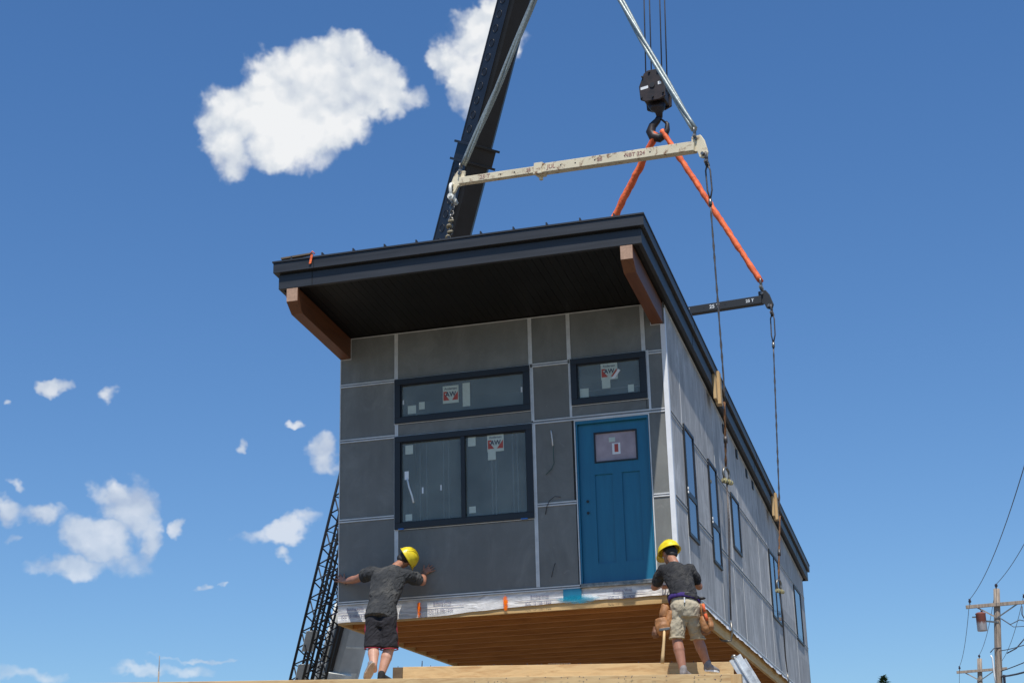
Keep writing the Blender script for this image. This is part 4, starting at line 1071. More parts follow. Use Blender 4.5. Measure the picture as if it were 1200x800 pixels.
def torso(b, nk, ch, ws, pv, ax, s=1.0, front=None):
    ax = V3(ax).normalized()
    sp = (nk - pv).normalized(); fr = ax.cross(sp).normalized()
    b.loft([(pv - sp * .05, ax * .14 * s, fr * .105 * s), (pv, ax * .165 * s, fr * .115 * s), (ws, ax * .145 * s, fr * .098 * s), (ws.lerp(ch, .55), ax * .162 * s, fr * .108 * s), (ch, ax * .178 * s, fr * .118 * s), (ch.lerp(nk, .5), ax * .165 * s, fr * .098 * s), (nk, ax * .07 * s, fr * .06 * s)], 20)
    return sp, fr
ax_ = (shr - shl).normalized()
torso(b, nk, ch_, ws, pv, ax_)
for s_, sh, el, wr, in ((1, shl, ell, wrl), (-1, shr, elr, wrr)):
    b.cap(ch_.lerp(sh, .6), sh, .075, .068); b.cap(sh, el, .062, .050); b.cap(el, el.lerp(wr, .35), .050, .052); b.cap(el.lerp(wr, .3), wr, .052, .032)
hand(b, wrl, wrl + V3((-.080, .035, .045)), (.5, 0, .85), (0, 1, 0), 1, .25)
hand(b, wrr, wrr + V3((.068, .012, .052)), (-.6, 0, .8), (0, 1, 0), 1, .05)
for h_, k_, a_, tw in ((hl_, kl, al_, 1), (hr_, kr, ar_, 1)):
    b.cap(h_, k_, .092, .068); b.cap(k_, k_.lerp(a_, .35), .062, .070); b.cap(k_.lerp(a_, .3), a_, .069, .042)
    b.cap(a_, a_ + V3((0, .03, -.05)), .040, .035)
body = b.build('body', M['skin'], pl_); remesh(body, .0075, 3)
body.data.materials.append(M['skin_tan'])
for p_ in body.data.polygons: p_.material_index = 1 if (body.matrix_world.translation.z + 0 + p_.center.z) > 4.75 else 0
# T-shirt
t = MB(); torso(t, nk + (nk - pv).normalized() * -.015, ch_, ws, pv - up * .03, ax_, 1.25)
spd = (nk - pv).normalized(); frd = ax_.cross(spd).normalized()
t.loft([(pv - spd * .09, ax_ * .19, frd * .145), (pv, ax_ * .195, frd * .145), (ws, ax_ * .17, frd * .125)], 20)
for sh, el, f_ in ((shl, ell, .48), (shr, elr, .62)):
    t.cap(ch_.lerp(sh, .5), sh + up * .0, .098, .084); t.cap(sh, sh.lerp(el, f_), .084, .086)
tee = t.build('t_shirt', M['tee_dusty'], pl_); remesh(tee, .011, 3, .030, .09)
# shorts
s_ = MB(); s_.loft([(pv - spd * .02, ax_ * .175, frd * .13), (pv - V3((0, 0, .10)), ax_ * .19, V3((0, 1, 0)) * .15), (pv - V3((0, 0, .17)), ax_ * .18, V3((0, 1, 0)) * .14)], 20)
for h_, k_ in ((hl_, kl), (hr_, kr)):
    e_ = h_.lerp(k_, 1.0); s_.loft([(h_ + up * .02, V3((.105, 0, 0)), V3((0, .12, 0))), (h_.lerp(k_, .5), V3((.108, 0, 0)), V3((0, .115, 0))), (e_, V3((.118, 0, 0)), V3((0, .120, 0)))], 20)
sho = s_.build('shorts', M['shorts_black'], pl_); remesh(sho, .011, 2, .028, .12)
rs_ = MB(); rs_.loft([(hl_ + V3((-.088, .0, .03)), V3((.018, 0, 0)), V3((0, .03, 0))), (hl_.lerp(kl, .45) + V3((-.095, .0, .03)), V3((.022, 0, 0)), V3((0, .055, 0))), (hl_.lerp(kl, .75) + V3((-.098, .02, .0)), V3((.015, 0, 0)), V3((0, .03, 0)))], 10)
rs_.build('side_stripe', M['shorts_red'], pl_)
rs_ = MB(); rs_.loft([(hr_.lerp(kr, .1) + V3((.090, .01, .0)), V3((.012, 0, 0)), V3((0, .03, 0))), (hr_.lerp(kr, .9) + V3((.100, .03, .0)), V3((.010, 0, 0)), V3((0, .03, 0)))], 10)
rs_.build('side_stripe', M['shorts_red'], pl_)
for k_, x in ((kl, 1), (kr, 1)):
    MB().ring(k_ - up * .012, .108, .006, (1, 0, 0), (0, 1, 0), n=28).build('hem', M['shorts_red'], pl_)
# shoes: nearer foot on its toes showing the sole, the other flat
def shoe(par, heel, toe, upd, w=.048, matu='shoe', mats='sole'):
    heel = V3(heel); toe = V3(toe); f = (toe - heel).normalized(); u = (V3(upd) - f * V3(upd).dot(f)).normalized(); s = f.cross(u); Ls = (toe - heel).length
    m = MB(); m.loft([(heel + u * .035, s * w * .6, u * .03), (heel + f * Ls * .12 + u * .052, s * w * .85, u * .05), (heel + f * Ls * .38 + u * .05, s * w * .88, u * .045), (heel + f * Ls * .68 + u * .036, s * w * 1.05, u * .033), (heel + f * Ls * .9 + u * .028, s * w * .85, u * .024), (heel + f * Ls + u * .02, s * w * .4, u * .012)], 16)
    m.cap(heel + f * Ls * .18 + u * .06, heel + f * Ls * .20 + u * .10, .045, .043)
    o = m.build('shoe', M[matu], par); remesh(o, .008, 2)
    q = MB(); P_ = []
    for k in range(24):
        a = 2 * math.pi * k / 24; y = math.cos(a); x = math.sin(a) * (w * (1.02 if y > 0 else .82)); P_.append(heel + f * (Ls * .5 + y * Ls * .52) + s * x)
    q.prism(P_, u * .022); q.build('sole', M[mats], o, bevel=.003)
    return o
shoe(pl_, (.915, -1.135, 3.915), (.800, -1.085, 3.715), (-.30, .62, .45), .050)
shoe(pl_, (.915, -.97, 3.715), (1.02, -.75, 3.71), (0, 0, 1), .046, 'sock', 'sock')
MB().ring(wrl.lerp(ell, .12), .034, .010, (0, 0, 1), (-.4, .9, 0), n=18).build('wristband', M['black'], pl_)
hr = MB(); hr.ball(P(0, -.030, .030), (.083, .090, .085), 18, 12, m3); hr.ball(P(0, -.062, -.025), (.066, .045, .05), 12, 8, m3); h_o = hr.build('hair', M['hair'], pl_)
hh = helmet(pl_, hd_, None, None, m3, P)
MB().ball(P(.035, -.104, .112), (.020, .020, .014), 10, 6, m3).build('sticker', M['white'], hh)
for sx in (-1, 1): MB().ball(P(sx * .028, .076, .012), .012, 8, 6).build('eye', M['white'], pl_)

# --- worker with tool belt at the right
pr_ = person('person', (4.65, -.85, 3.60), 'worker in dark T-shirt, khaki shorts and leather tool belt beside the blue door')
hd_ = V3((4.365, -.42, 5.055)); nk = V3((4.44, -.53, 4.925)); shl = V3((4.300, -.52, 4.865)); shr = V3((4.615, -.55, 4.845)); ch_ = V3((4.475, -.59, 4.775)); ws = V3((4.57, -.74, 4.50)); pv = V3((4.585, -.80, 4.38))
hl_, hr_ = V3((4.505, -.81, 4.31)), V3((4.655, -.79, 4.31)); kl, kr = V3((4.470, -.84, 4.02)), V3((4.680, -.66, 4.02)); al_, ar_ = V3((4.535, -.91, 3.63)), V3((4.765, -.60, 3.73))
ell, wrl = V3((4.165, -.42, 4.69)), V3((4.20, -.16, 4.75)); elr, wrr = V3((4.695, -.42, 4.66)), V3((4.60, -.16, 4.74))
b = MB(); m3, P = head(b, hd_, (-.72, .58, -.38), (-.22, .28, .93))
b.cap(nk, hd_ + V3((.02, -.03, -.03)), .058, .056); ax_ = (shr - shl).normalized(); torso(b, nk, ch_, ws, pv, ax_, .86)
for sh, el, wr in ((shl, ell, wrl), (shr, elr, wrr)):
    b.cap(ch_.lerp(sh, .6), sh, .066, .058); b.cap(sh, el, .053, .043); b.cap(el, el.lerp(wr, .35), .043, .042); b.cap(el.lerp(wr, .3), wr, .042, .027)
hand(b, wrl, wrl + V3((.03, .085, -.02)), (1, 0, 0), (0, .3, -1), 1, .9); hand(b, wrr, wrr + V3((-.0, .085, .035)), (1, 0, 0), (0, .3, -1), -1, .3)
for h_, k_, a_ in ((hl_, kl, al_), (hr_, kr, ar_)):
    b.cap(h_, k_, .086, .062); b.cap(k_, k_.lerp(a_, .35), .058, .064); b.cap(k_.lerp(a_, .3), a_, .062, .040); b.cap(a_, a_ + V3((0, .03, -.04)), .038, .034)
body = b.build('body', M['skin'], pr_); remesh(body, .0075, 3); body.data.materials.append(M['skin_tan'])
for p_ in body.data.polygons: p_.material_index = 1 if (3.60 + p_.center.z) > 4.6 else 0
spd = (nk - pv).normalized(); frd = ax_.cross(spd).normalized()
t = MB(); torso(t, nk + spd * .0, ch_, ws, pv + up * .09, ax_, 1.05)
t.loft([(pv + spd * .045, ax_ * .168, frd * .130), (ws, ax_ * .162, frd * .12), (ws.lerp(ch_, .5), ax_ * .17, frd * .12)], 20)
for sh, el, f_ in ((shl, ell, .70), (shr, elr, .62)):
    t.cap(ch_.lerp(sh, .5), sh, .082, .072); t.cap(sh, sh.lerp(el, f_), .073, .068)
tee = t.build('t_shirt', M['tee_dark'], pr_); remesh(tee, .011, 3, .028, .09)
s_ = MB(); s_.ball(pv - V3((0, 0, .02)), (.182, .162, .12)); s_.loft([(pv + spd * .085, ax_ * .170, frd * .140), (pv, ax_ * .168, frd * .13), (pv - V3((0, 0, .06)), ax_ * .172, V3((0, 1, 0)) * .14), (pv - V3((0, 0, .13)), ax_ * .16, V3((0, 1, 0)) * .13)], 20)
for h_, k_ in ((hl_, kl), (hr_, kr)):
    s_.loft([(h_ + up * .02, V3((.092, 0, 0)), V3((0, .115, 0))), (h_.lerp(k_, .5), V3((.093, 0, 0)), V3((0, .108, 0))), (h_.lerp(k_, .93), V3((.082, 0, 0)), V3((0, .088, 0))), (h_.lerp(k_, 1.02), V3((.086, 0, 0)), V3((0, .090, 0)))], 20)
sho = s_.build('shorts', M['khaki'], pr_); remesh(sho, .010, 2, .034, .085)
for k_, h_ in ((kl, hl_), (kr, hr_)): MB().ring(h_.lerp(k_, .99), .084, .009, (1, 0, 0), (0, 1, 0), n=28).build('cuff', M['khaki'], pr_)
bl = MB(); n = 32; V = []; F = []
for dz in (-.028, .028):
    for r_ in (1.0, .93):
        for k in range(n): a = 2 * math.pi * k / n; V.append(pv + spd * (.068 + dz) + ax_ * .190 * r_ * math.cos(a) + frd * .160 * r_ * math.sin(a))
for k in range(n):
    q = (k + 1) % n; F += [(k, q, q + 2 * n, k + 2 * n), (k + n, k + 3 * n, q + 3 * n, q + n), (k + 2 * n, q + 2 * n, q + 3 * n, k + 3 * n), (k, k + n, q + n, q)]
bl.add(V, F, True); belt = bl.build('tool_belt', M['purple'], pr_)
st2 = MB(); st2.tube([pv + spd * (.100 + .006 * math.sin(a * 3)) + ax_ * .182 * math.cos(a) + frd * .150 * math.sin(a) for a in [2 * math.pi * k / 28 for k in range(29)]], [.013 + .005 * math.sin(k * 1.7) for k in range(29)], 7); st2.build('strap', M['black'], belt)
def pouch(c, w, d, h, tilt, mat, name='pouch'):
    c = V3(c); rm_ = Matrix.Rotation(R(tilt), 3, 'Y'); m = MB()
    Pq = lambda x, y, z: c + rm_ @ V3((x, y, z))
    X = rm_ @ V3((1, 0, 0)); Y = V3((0, 1, 0))
    m.loft([(Pq(0, 0, h / 2), X * w * .42, Y * d * .42), (Pq(0, -.0, h * .3), X * w * .50, Y * d * .5), (Pq(0, -.008, -.0), X * w * .54, Y * d * .58), (Pq(0, -.01, -h * .3), X * w * .50, Y * d * .55), (Pq(0, 0, -h / 2), X * w * .34, Y * d * .38)], 16)
    o = m.build(name, M[mat], belt); remesh(o, .009, 2, .02, .06); return o
pouch((4.345, -.86, 4.325), .10, .07, .17, 12, 'pouch'); pouch((4.325, -.88, 4.16), .17, .12, .19, -8, 'pouch'); pouch((4.235, -.86, 4.10), .075, .09, .13, 10, 'pouch_dark'); pouch((4.395, -.87, 4.23), .08, .07, .22, 14, 'pouch')
pouch((4.785, -.80, 4.30), .07, .09, .20, -10, 'pouch'); pouch((4.80, -.82, 4.16), .10, .11, .20, -8, 'pouch'); pouch((4.86, -.82, 4.16), .07, .09, .14, -8, 'pouch'); pouch((4.80, -.80, 4.09), .11, .10, .09, -8, 'pouch_dark')
MB().tube([(4.80, -.88, 4.38), (4.815, -.885, 4.30)], .016, 8).tube([(4.82, -.885, 4.27), (4.835, -.885, 4.20)], .018, 8).build('tool_handle', M['orange'], belt)
MB().box((4.60, -.975, 4.40), (4.612, -.955, 4.46)).build('buckle', M['white'], belt)
MB().ball((4.77, -.80, 4.46), (.055, .035, .018), 10, 6).build('belt_tail', M['black'], belt)
shoe(pr_, (4.525, -.965, 3.575), (4.585, -.72, 3.57), (0, 0, 1), .046, 'shoe', 'sole')
shoe(pr_, (4.745, -.66, 3.655), (4.86, -.44, 3.65), (0, 0, 1), .048, 'shoe', 'white')
hr = MB(); hr.ball(P(0, -.030, .030), (.083, .090, .085), 18, 12, m3); hr.ball(P(0, -.066, -.022), (.064, .040, .05), 12, 8, m3); hr.build('hair', M['hair'], pr_)
hh = helmet(pr_, hd_, None, None, m3, P)
for sx in (-1, 1): MB().ball(P(sx * .028, .076, .012), .012, 8, 6).build('eye', M['white'], pr_)
# hammer hanging from the belt
hm = empty('hammer', (4.34, -.96, 4.05), 'hammer with a pale wooden handle hanging from the leather tool belt', 'hammer')
MB().tube([(4.355, -.965, 4.10), (4.345, -.975, 3.98), (4.325, -.985, 3.82), (4.315, -.988, 3.735)], [.014, .016, .020, .022], 10).build('handle', M['timber_z'], hm)
MB().bar((4.30, -.965, 4.11), (4.42, -.965, 4.12), .03, .03).build('head', M['steel'], hm, bevel=.004)

# ------------------------------------------------------------------ UTILITY POLES, far right
def upole(base, top, lab, arm_half=1.2, transformer=False):
    base = V3(base); top = V3(top); e = empty('utility_pole', base, lab, 'utility pole', 'utility poles in a line')
    MB().tube([base.lerp(top, i / 10) for i in range(11)], [.20 - .085 * i / 10 for i in range(11)], 14).build('pole', M['pole'], e)
    d = (top - base).normalized(); a = top - d * .62; axd = V3((1, .05, .03)).normalized()
    MB().bar(a - axd * 1.15 - V3((0, .16, 0)), a + axd * 1.35 - V3((0, .16, 0)), .10, .13).build('crossarm', M['pole'], e, bevel=.005)
    for s_ in (-1, 1): MB().bar(a + axd * .75 * s_ - V3((0, .16, .04)), a - d * .50 - V3((0, .14, 0)), .02, .05).build('brace', M['pole' if s_ < 0 else 'steel'], e)
    pins = [a - axd * .98, a + axd * 1.02]
    out = []
    for q in pins:
        q = q - V3((0, .16, 0)) + V3((0, 0, .06)); m = MB(); m.tube([q, q + up * .12], .012, 6); m.tube([q + up * .10, q + up * .15, q + up * .20, q + up * .24], [.045, .06, .035, .045], 10); m.build('insulator', M['porcelain'], e); out.append(q + up * .22)
    m = MB(); m.tube([top, top + up * .10], .02, 6); m.tube([top + up * .08, top + up * .13, top + up * .19], [.05, .06, .04], 10); m.build('insulator', M['porcelain'], e); out.append(top + up * .17)
    return e, d, out
p1, d1, o1 = upole((8.0, 44.1, 0), (9.06, 44.1, 11.25), 'wooden utility pole with a crossarm and a rusty transformer, nearer and taller in the photo')
p2, d2, o2 = upole((7.35, 66.1, 0), (8.33, 66.1, 11.15), 'wooden utility pole further away, only its top and crossarm showing')
c = V3((8.36, 43.85, 10.02))
m = MB(); m.tube([c - up * .36, c - up * .34, c + up * .26, c + up * .30, c + up * .34], [.17, .185, .185, .20, .13], 18); m.build('transformer', M['can'], p1)
MB().tube([c + up * .34 + V3((.05, 0, 0)), c + up * .46 + V3((.05, 0, 0))], [.045, .03], 8).build('bushing', M['porcelain'], p1)
MB().bar(c + V3((.18, 0, .0)), c + V3((.62, .15, -.05)), .05, .06).build('bracket', M['steel'], p1)
MB().bar(c + V3((-.32, 0, .18)), c + V3((-.18, 0, .18)), .04, .05).build('bracket', M['steel'], p1)
m = MB(); m.tube([(8.55, 43.9, 8.75), (8.60, 43.9, 8.65), (8.60, 43.9, 8.0), (8.62, 43.9, 7.6)], .03, 8); m.build('cutout', M['white'], p1)
for pts, r in (([(9.9, 43.9, 10.5), (9.86, 43.9, 10.2), (9.98, 43.9, 9.9), (9.85, 43.9, 9.3), (9.5, 43.9, 8.95), (9.15, 44, 8.8)], .022),
               ([(9.1, 44, 10.1), (9.4, 43.9, 9.85), (9.75, 43.9, 10.0), (9.9, 43.9, 9.95)], .018), ([(8.55, 43.9, 8.85), (8.7, 43.9, 9.0), (8.95, 44, 9.02)], .02),
               ([(9.0, 43.9, 10.15), (9.5, 43.9, 9.75), (9.9, 43.9, 9.75)], .014), ([(8.95, 43.9, 8.0), (8.9, 43.9, 7.2), (8.8, 43.9, 6)], .05)):
    MB().tube(pts, r, 6).build('lead_wire', M['cable'], p1)
dirw = [(a - b_) for a, b_ in zip(o1, o2)]
near = [a + V3((2.2, -43.0, 1.0)) for a in o1]; near2 = [V3((a.x + 2.4, a.y - 54, a.z - .3)) for a in o1]
wl_ = ['left power line passing over the nearer utility pole', 'right power line passing over the nearer utility pole', 'middle power line leaving the top of the nearer utility pole']
for i in range(3):
    far = V3((o2[i].x - 1.0, o2[i].y + 45, o2[i].z - .3))
    pts = rope_pts(near2[i], o1[i], 30, 1.25) + rope_pts(o1[i], o2[i], 16, .35)[1:] + rope_pts(o2[i], far, 12, .7)[1:]
    tag(MB().tube(pts, .011, 5).build('power_line', M['cable'], None, origin=o1[i]), wl_[i], 'power line', 'power lines on the utility poles')
for i, (z, r, ex, lab) in enumerate(((8.9, .016, .5, 'upper sagging service cable right of the nearer pole'), (7.95, .035, .55, 'thick black service cable looping right of the nearer pole'), (8.15, .018, -.1, 'thin lower service cable right of the nearer pole'))):
    a = V3((9.0 - (11 - z) * .05, 44.0, z)); tag(MB().tube(rope_pts(a, a + V3((5, -16, ex + 1.3)), 20, .8 if i != 2 else .35), r, 6).build('service_cable', M['cable'], None, origin=a), lab, 'cable', 'service cables on the nearer pole')
# near poles out of frame that hold the wires
# distant tree top and antenna mast
def conifer(base, h, r, lab):
    e = empty('pine_tree', base, lab, 'tree'); base = V3(base)
    MB().tube([base, base + up * h * .5, base + up * h], [.18, .1, .02], 8).build('trunk', M['bark'], e)
    rnd = random.Random(3); m = MB()
    for i in range(2600):
        t = rnd.random() ** .7; z = h * (.15 + .85 * t); rr = r * (1 - t) ** .8 * (1 + .25 * math.sin(z * 9)) + .05; a = rnd.uniform(0, 6.283); q = base + V3((math.cos(a) * rr * rnd.uniform(.3, 1), math.sin(a) * rr * rnd.uniform(.3, 1), z))
        d_ = V3((math.cos(a), math.sin(a), rnd.uniform(-.1, .7))).normalized() * rnd.uniform(.12, .28); s_ = V3((-math.sin(a), math.cos(a), rnd.uniform(-.5, .5))) * rnd.uniform(.04, .09)
        m.add([q - s_, q + d_, q + s_], [(0, 1, 2)])
    m.build('crown', M['needle'], e, recalc=False)
conifer((3.2, 70.6, 0), 11.0, 2.2, 'tip of a distant green conifer peeking over the bottom edge')
tag(MB().tube([(-44.66, 78, 0), (-44.66, 78, 14.7)], [.10, .05], 8).tube([(-44.66, 78, 14.7), (-44.66, 78, 15.75)], .03, 6).build('antenna_mast', M['pole'], None, origin=(-44.66, 78, 0)), 'thin dark mast rising into the sky at the lower left', 'mast')
#CAMERA_MARK
# ------------------------------------------------------------------ camera
cam = bpy.data.cameras.new('camera'); co = bpy.data.objects.new('camera', cam); col.objects.link(co); scene.camera = co
cam.sensor_width = 36; cam.lens = 1838.4 * 36 / 1200; cam.clip_end = 8000; cam.clip_start = .1
Fv = V3((-0.25474837, 0.91336297, 0.3176025)); Rv = V3((0.96074676, 0.27637137, -0.02417709)); Uv = V3((0.1098587, -0.2989765, 0.94791567))
mw = Matrix((Rv, Uv, -Fv)).transposed().to_4x4(); mw.translation = V3((7.5787, -18.625, 1.602)); co.matrix_world = mw

# ------------------------------------------------------------------ light
sd = V3((.30, -1.0, 2.09)).normalized()
sun = bpy.data.lights.new('sun', 'SUN'); sun.energy = 5.0; sun.angle = R(.5); sun.color = (1, .955, .89)
so = bpy.data.objects.new('sun', sun); col.objects.link(so); so.rotation_euler = sd.to_track_quat('Z', 'Y').to_euler(); so.location = (10, -20, 40)
elev = math.asin(sd.z); azim = math.atan2(sd.x, sd.y)

w = bpy.data.worlds.new('World'); scene.world = w; w.use_nodes = True; nt = w.node_tree; nt.nodes.clear()
out = N(nt, 'ShaderNodeOutputWorld'); bg = N(nt, 'ShaderNodeBackground'); nt.links.new(bg.outputs[0], out.inputs[0]); bg.inputs[1].default_value = .112
sky = N(nt, 'ShaderNodeTexSky', sky_type='NISHITA'); sky.sun_disc = False; sky.sun_elevation = elev; sky.sun_rotation = azim
sky.altitude = 300; sky.air_density = 1.0; sky.dust_density = .6; sky.ozone_density = 2.0
tc = N(nt, 'ShaderNodeTexCoord'); sep = N(nt, 'ShaderNodeSeparateXYZ'); nrmz = N(nt, 'ShaderNodeVectorMath', operation='NORMALIZE')
nt.links.new(tc.outputs['Generated'], nrmz.inputs[0]); nt.links.new(nrmz.outputs[0], sep.inputs[0])
az = mmath(nt, 'ARCTAN2', sep.outputs[0], sep.outputs[1]); el = mmath(nt, 'ARCSINE', sep.outputs[2])
comb = N(nt, 'ShaderNodeCombineXYZ'); nt.links.new(az, comb.inputs[0]); nt.links.new(mmath(nt, 'MULTIPLY', el, 1.1), comb.inputs[1])
wn = N(nt, 'ShaderNodeTexNoise', noise_dimensions='2D'); wn.inputs['Scale'].default_value = 26; wn.inputs['Detail'].default_value = 4; wn.inputs['Roughness'].default_value = .6
nt.links.new(comb.outputs[0], wn.inputs['Vector'])
wv = N(nt, 'ShaderNodeVectorMath', operation='MULTIPLY_ADD'); nt.links.new(wn.outputs['Color'], wv.inputs[0]); wv.inputs[1].default_value = (.030, .030, 0)
sub = N(nt, 'ShaderNodeVectorMath', operation='SUBTRACT'); nt.links.new(comb.outputs[0], sub.inputs[0]); sub.inputs[1].default_value = (.015, .015, 0); nt.links.new(sub.outputs[0], wv.inputs[2])
ws_ = N(nt, 'ShaderNodeSeparateXYZ'); nt.links.new(wv.outputs[0], ws_.inputs[0])
# CLOUDS: azimuth, elevation, half-width, half-height in radians, weight
CL0 = [(-0.372, 0.488, 0.034, 0.020, 1.4), (-0.345, 0.479, 0.016, 0.010, 1.0), (-0.415, 0.462, 0.050, 0.022, 1.3), (-0.4471, 0.4642, 0.041, 0.0263, 1.3), (-0.4093, 0.4868, 0.0477, 0.0273, 1.6), (-0.3855, 0.5059, 0.0242, 0.0146, 1.2), (-0.3642, 0.4774, 0.027, 0.0159, 1.3), (-0.4291, 0.4491, 0.0351, 0.0222, 1.3), (-0.465, 0.4422, 0.0208, 0.019, 1.1), (-0.3413, 0.4787, 0.0121, 0.0064, 0.7), (-0.3939, 0.4582, 0.0308, 0.0149, 1.2), (-0.4759, 0.4548, 0.0139, 0.021, 1.0), (-0.291, 0.5144, 0.0257, 0.0189, 1.2), (-0.2987, 0.4934, 0.0182, 0.0232, 1.2), (-0.2726, 0.514, 0.0172, 0.0178, 1.0), (-0.3132, 0.5004, 0.0134, 0.0169, 0.9), (-0.3009, 0.4749, 0.0133, 0.0085, 0.6), (-0.2814, 0.5299, 0.0123, 0.0094, 1), (-0.5192, 0.2156, 0.0199, 0.0188, 1.3), (-0.5379, 0.1974, 0.0216, 0.0145, 1.2), (-0.5542, 0.1805, 0.0243, 0.0102, 1.0), (-0.5302, 0.2257, 0.0125, 0.0094, 0.9), (-0.5697, 0.2129, 0.0173, 0.0082, 1.1), (-0.589, 0.2132, 0.0131, 0.0082, 1.0), (-0.507, 0.2018, 0.0094, 0.0157, 0.9), (-0.5202, 0.1859, 0.0181, 0.0093, 0.8), (-0.5898, 0.1978, 0.005, 0.0041, 0.6), (-0.5689, 0.2894, 0.0125, 0.0057, 1.1), (-0.5392, 0.2878, 0.0085, 0.0052, 1.0), (-0.4504, 0.2552, 0.0044, 0.0059, 1.0), (-0.4112, 0.2698, 0.0072, 0.0027, 0.9), (-0.3938, 0.2527, 0.0111, 0.014, 1.1), (-0.4203, 0.2045, 0.0205, 0.008, 1.0), (-0.4058, 0.2109, 0.0109, 0.0064, 0.9), (-0.4433, 0.2012, 0.0139, 0.0048, 0.6), (-0.4227, 0.1923, 0.0075, 0.0032, 0.5), (-0.4871, 0.2048, 0.0063, 0.0058, 0.9), (-0.4674, 0.1731, 0.0042, 0.0026, 0.8), (-0.4574, 0.1737, 0.0032, 0.0021, 0.6), (-0.476, 0.126, 0.0248, 0.002, 0.6), (-0.4937, 0.1188, 0.0266, 0.0041, 0.6), (-0.5706, 0.1134, 0.0216, 0.005, 0.6), (-0.5992, 0.2781, 0.0041, 0.0026, 0.6), (-0.5872, 0.2302, 0.0061, 0.0031, 0.5), (-0.2431, 0.4842, 0.0182, 0.0132, 0.25), (-0.5123, 0.4367, 0.0068, 0.0131, 0.2)]
CL = [(a, e, ra, re, w_ * (1.0 if ra > .02 else .85)) for a, e, ra, re, w_ in CL0 if w_ > .3]
acc = None
for (a, e, ra, re, wt) in CL:
    dx = mmath(nt, 'MULTIPLY', mmath(nt, 'SUBTRACT', ws_.outputs[0], a), 1 / ra); dy = mmath(nt, 'MULTIPLY', mmath(nt, 'SUBTRACT', ws_.outputs[1], e * 1.1), 1 / (re * 1.1))
    r2 = mmath(nt, 'ADD', mmath(nt, 'MULTIPLY', dx, dx), mmath(nt, 'MULTIPLY', dy, dy))
    v = mmath(nt, 'MULTIPLY', mmath(nt, 'SUBTRACT', 1.0, r2), wt)
    acc = v if acc is None else mmath(nt, 'SMOOTH_MAX', acc, v, .25)
fn = N(nt, 'ShaderNodeTexNoise', noise_dimensions='2D'); fn.inputs['Scale'].default_value = 30; fn.inputs['Detail'].default_value = 7; fn.inputs['Roughness'].default_value = .56; fn.inputs['Distortion'].default_value = .15
nt.links.new(comb.outputs[0], fn.inputs['Vector'])
off = N(nt, 'ShaderNodeVectorMath', operation='ADD'); nt.links.new(comb.outputs[0], off.inputs[0]); off.inputs[1].default_value = (.006, .016, 0)
fn2 = N(nt, 'ShaderNodeTexNoise', noise_dimensions='2D'); 
fn2.inputs['Scale'].default_value = 13; fn2.inputs['Detail'].default_value = 5; fn2.inputs['Roughness'].default_value = .5
fn3 = N(nt, 'ShaderNodeTexNoise', noise_dimensions='2D'); nt.links.new(comb.outputs[0], fn3.inputs['Vector'])
for k in ('Scale', 'Detail', 'Roughness'): fn3.inputs[k].default_value = fn2.inputs[k].default_value
nt.links.new(off.outputs[0], fn2.inputs['Vector'])
def lump(vec, scale):
    vz = N(nt, 'ShaderNodeTexVoronoi'); vz.voronoi_dimensions = '2D'; vz.feature = 'SMOOTH_F1'; vz.inputs['Scale'].default_value = scale; vz.inputs['Smoothness'].default_value = .55
    nt.links.new(vec, vz.inputs['Vector']); return mmath(nt, 'SUBTRACT', .42, vz.outputs['Distance'])
dv = N(nt, 'ShaderNodeVectorMath', operation='MULTIPLY_ADD'); nt.links.new(wn.outputs['Color'], dv.inputs[0]); dv.inputs[1].default_value = (.022, .022, 0); nt.links.new(comb.outputs[0], dv.inputs[2])
dv2 = N(nt, 'ShaderNodeVectorMath', operation='ADD'); nt.links.new(dv.outputs[0], dv2.inputs[0]); dv2.inputs[1].default_value = (.0025, .006, 0)
def lumps(v): return mmath(nt, 'ADD', mmath(nt, 'MULTIPLY', lump(v, 48), 1.0), mmath(nt, 'MULTIPLY', lump(v, 110), .55))
lp1 = lumps(dv.outputs[0]); lp2 = lumps(dv2.outputs[0])
dens = mmath(nt, 'ADD', mmath(nt, 'ADD', mmath(nt, 'MULTIPLY', acc, 1.25), .02), mmath(nt, 'ADD', mmath(nt, 'MULTIPLY', mmath(nt, 'SUBTRACT', fn.outputs['Fac'], .5), 1.5), mmath(nt, 'MULTIPLY', lp1, .6)))
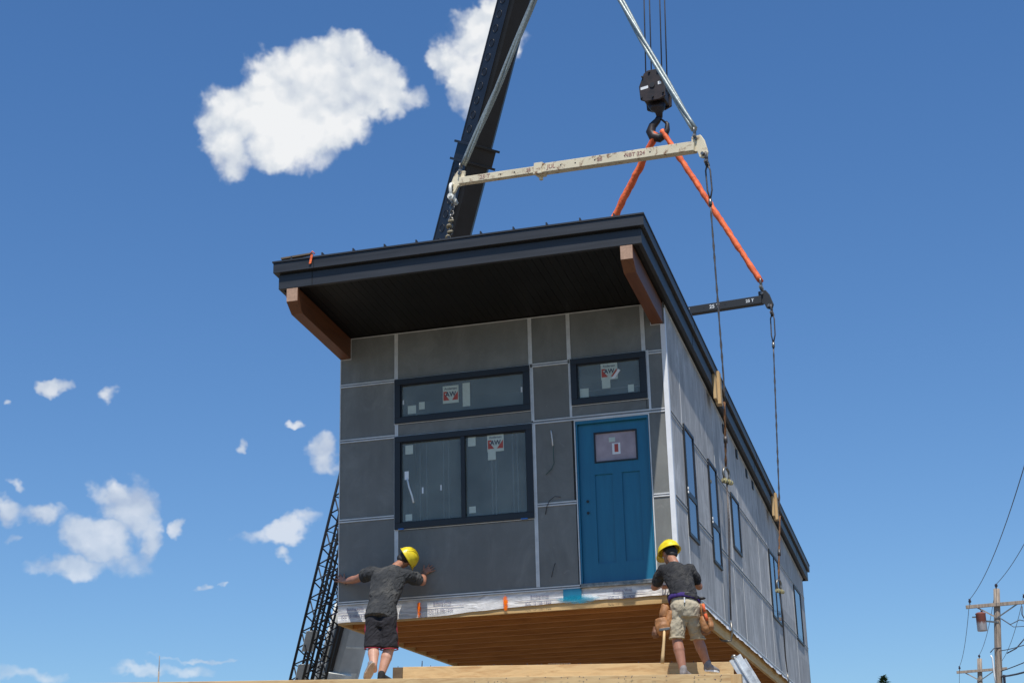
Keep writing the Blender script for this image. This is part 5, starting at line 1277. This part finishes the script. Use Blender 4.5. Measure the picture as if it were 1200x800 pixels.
mr_ = N(nt, 'ShaderNodeMapRange', interpolation_type='SMOOTHSTEP'); nt.links.new(dens, mr_.inputs[0]); mr_.inputs[1].default_value = -.20; mr_.inputs[2].default_value = 1.05
gate = N(nt, 'ShaderNodeMapRange', interpolation_type='SMOOTHSTEP'); nt.links.new(acc, gate.inputs[0]); gate.inputs[1].default_value = -.8; gate.inputs[2].default_value = .1
mask = mmath(nt, 'MULTIPLY', mr_.outputs[0], gate.outputs[0])
core = mmath(nt, 'MULTIPLY', mmath(nt, 'MINIMUM', dens, 1.6), .16)
lit = mmath(nt, 'ADD', mmath(nt, 'MULTIPLY', mmath(nt, 'SUBTRACT', fn3.outputs['Fac'], fn2.outputs['Fac']), 1.6), mmath(nt, 'MULTIPLY', mmath(nt, 'SUBTRACT', lp1, lp2), .30))
shade = mmath(nt, 'ADD', mmath(nt, 'ADD', lit, .40), core, clamp=True)
ccol = ramp(nt, shade, [(.20, (4.9, 5.4, 6.3)), (.46, (6.3, 6.7, 7.2)), (.74, (8.0, 8.1, 8.2))])
tone = N(nt, 'ShaderNodeMapRange'); nt.links.new(el, tone.inputs[0]); tone.inputs[1].default_value = R(4); tone.inputs[2].default_value = R(28)
tcol = mixc(nt, tone.outputs[0], (.68, .89, 1.08), (.58, .92, 1.24))
skyc = mixc(nt, 1.0, sky.outputs[0], tcol, 'MULTIPLY')
# the cloud layer fades into haze with lower elevation
hz = N(nt, 'ShaderNodeMapRange'); nt.links.new(el, hz.inputs[0]); hz.inputs[1].default_value = R(5); hz.inputs[2].default_value = R(22); hz.inputs[3].default_value = .45; hz.inputs[4].default_value = .98
fac = mmath(nt, 'MULTIPLY', mask, hz.outputs[0])
nt.links.new(mixc(nt, fac, skyc, ccol), bg.inputs[0])
w.cycles.sampling_method = 'MANUAL'; w.cycles.sample_map_resolution = 512

scene.view_settings.view_transform = 'Standard'; scene.view_settings.look = 'None'; scene.view_settings.exposure = 0
scene.render.engine = 'CYCLES'
scene.cycles.max_bounces = 6; scene.cycles.transparent_max_bounces = 12
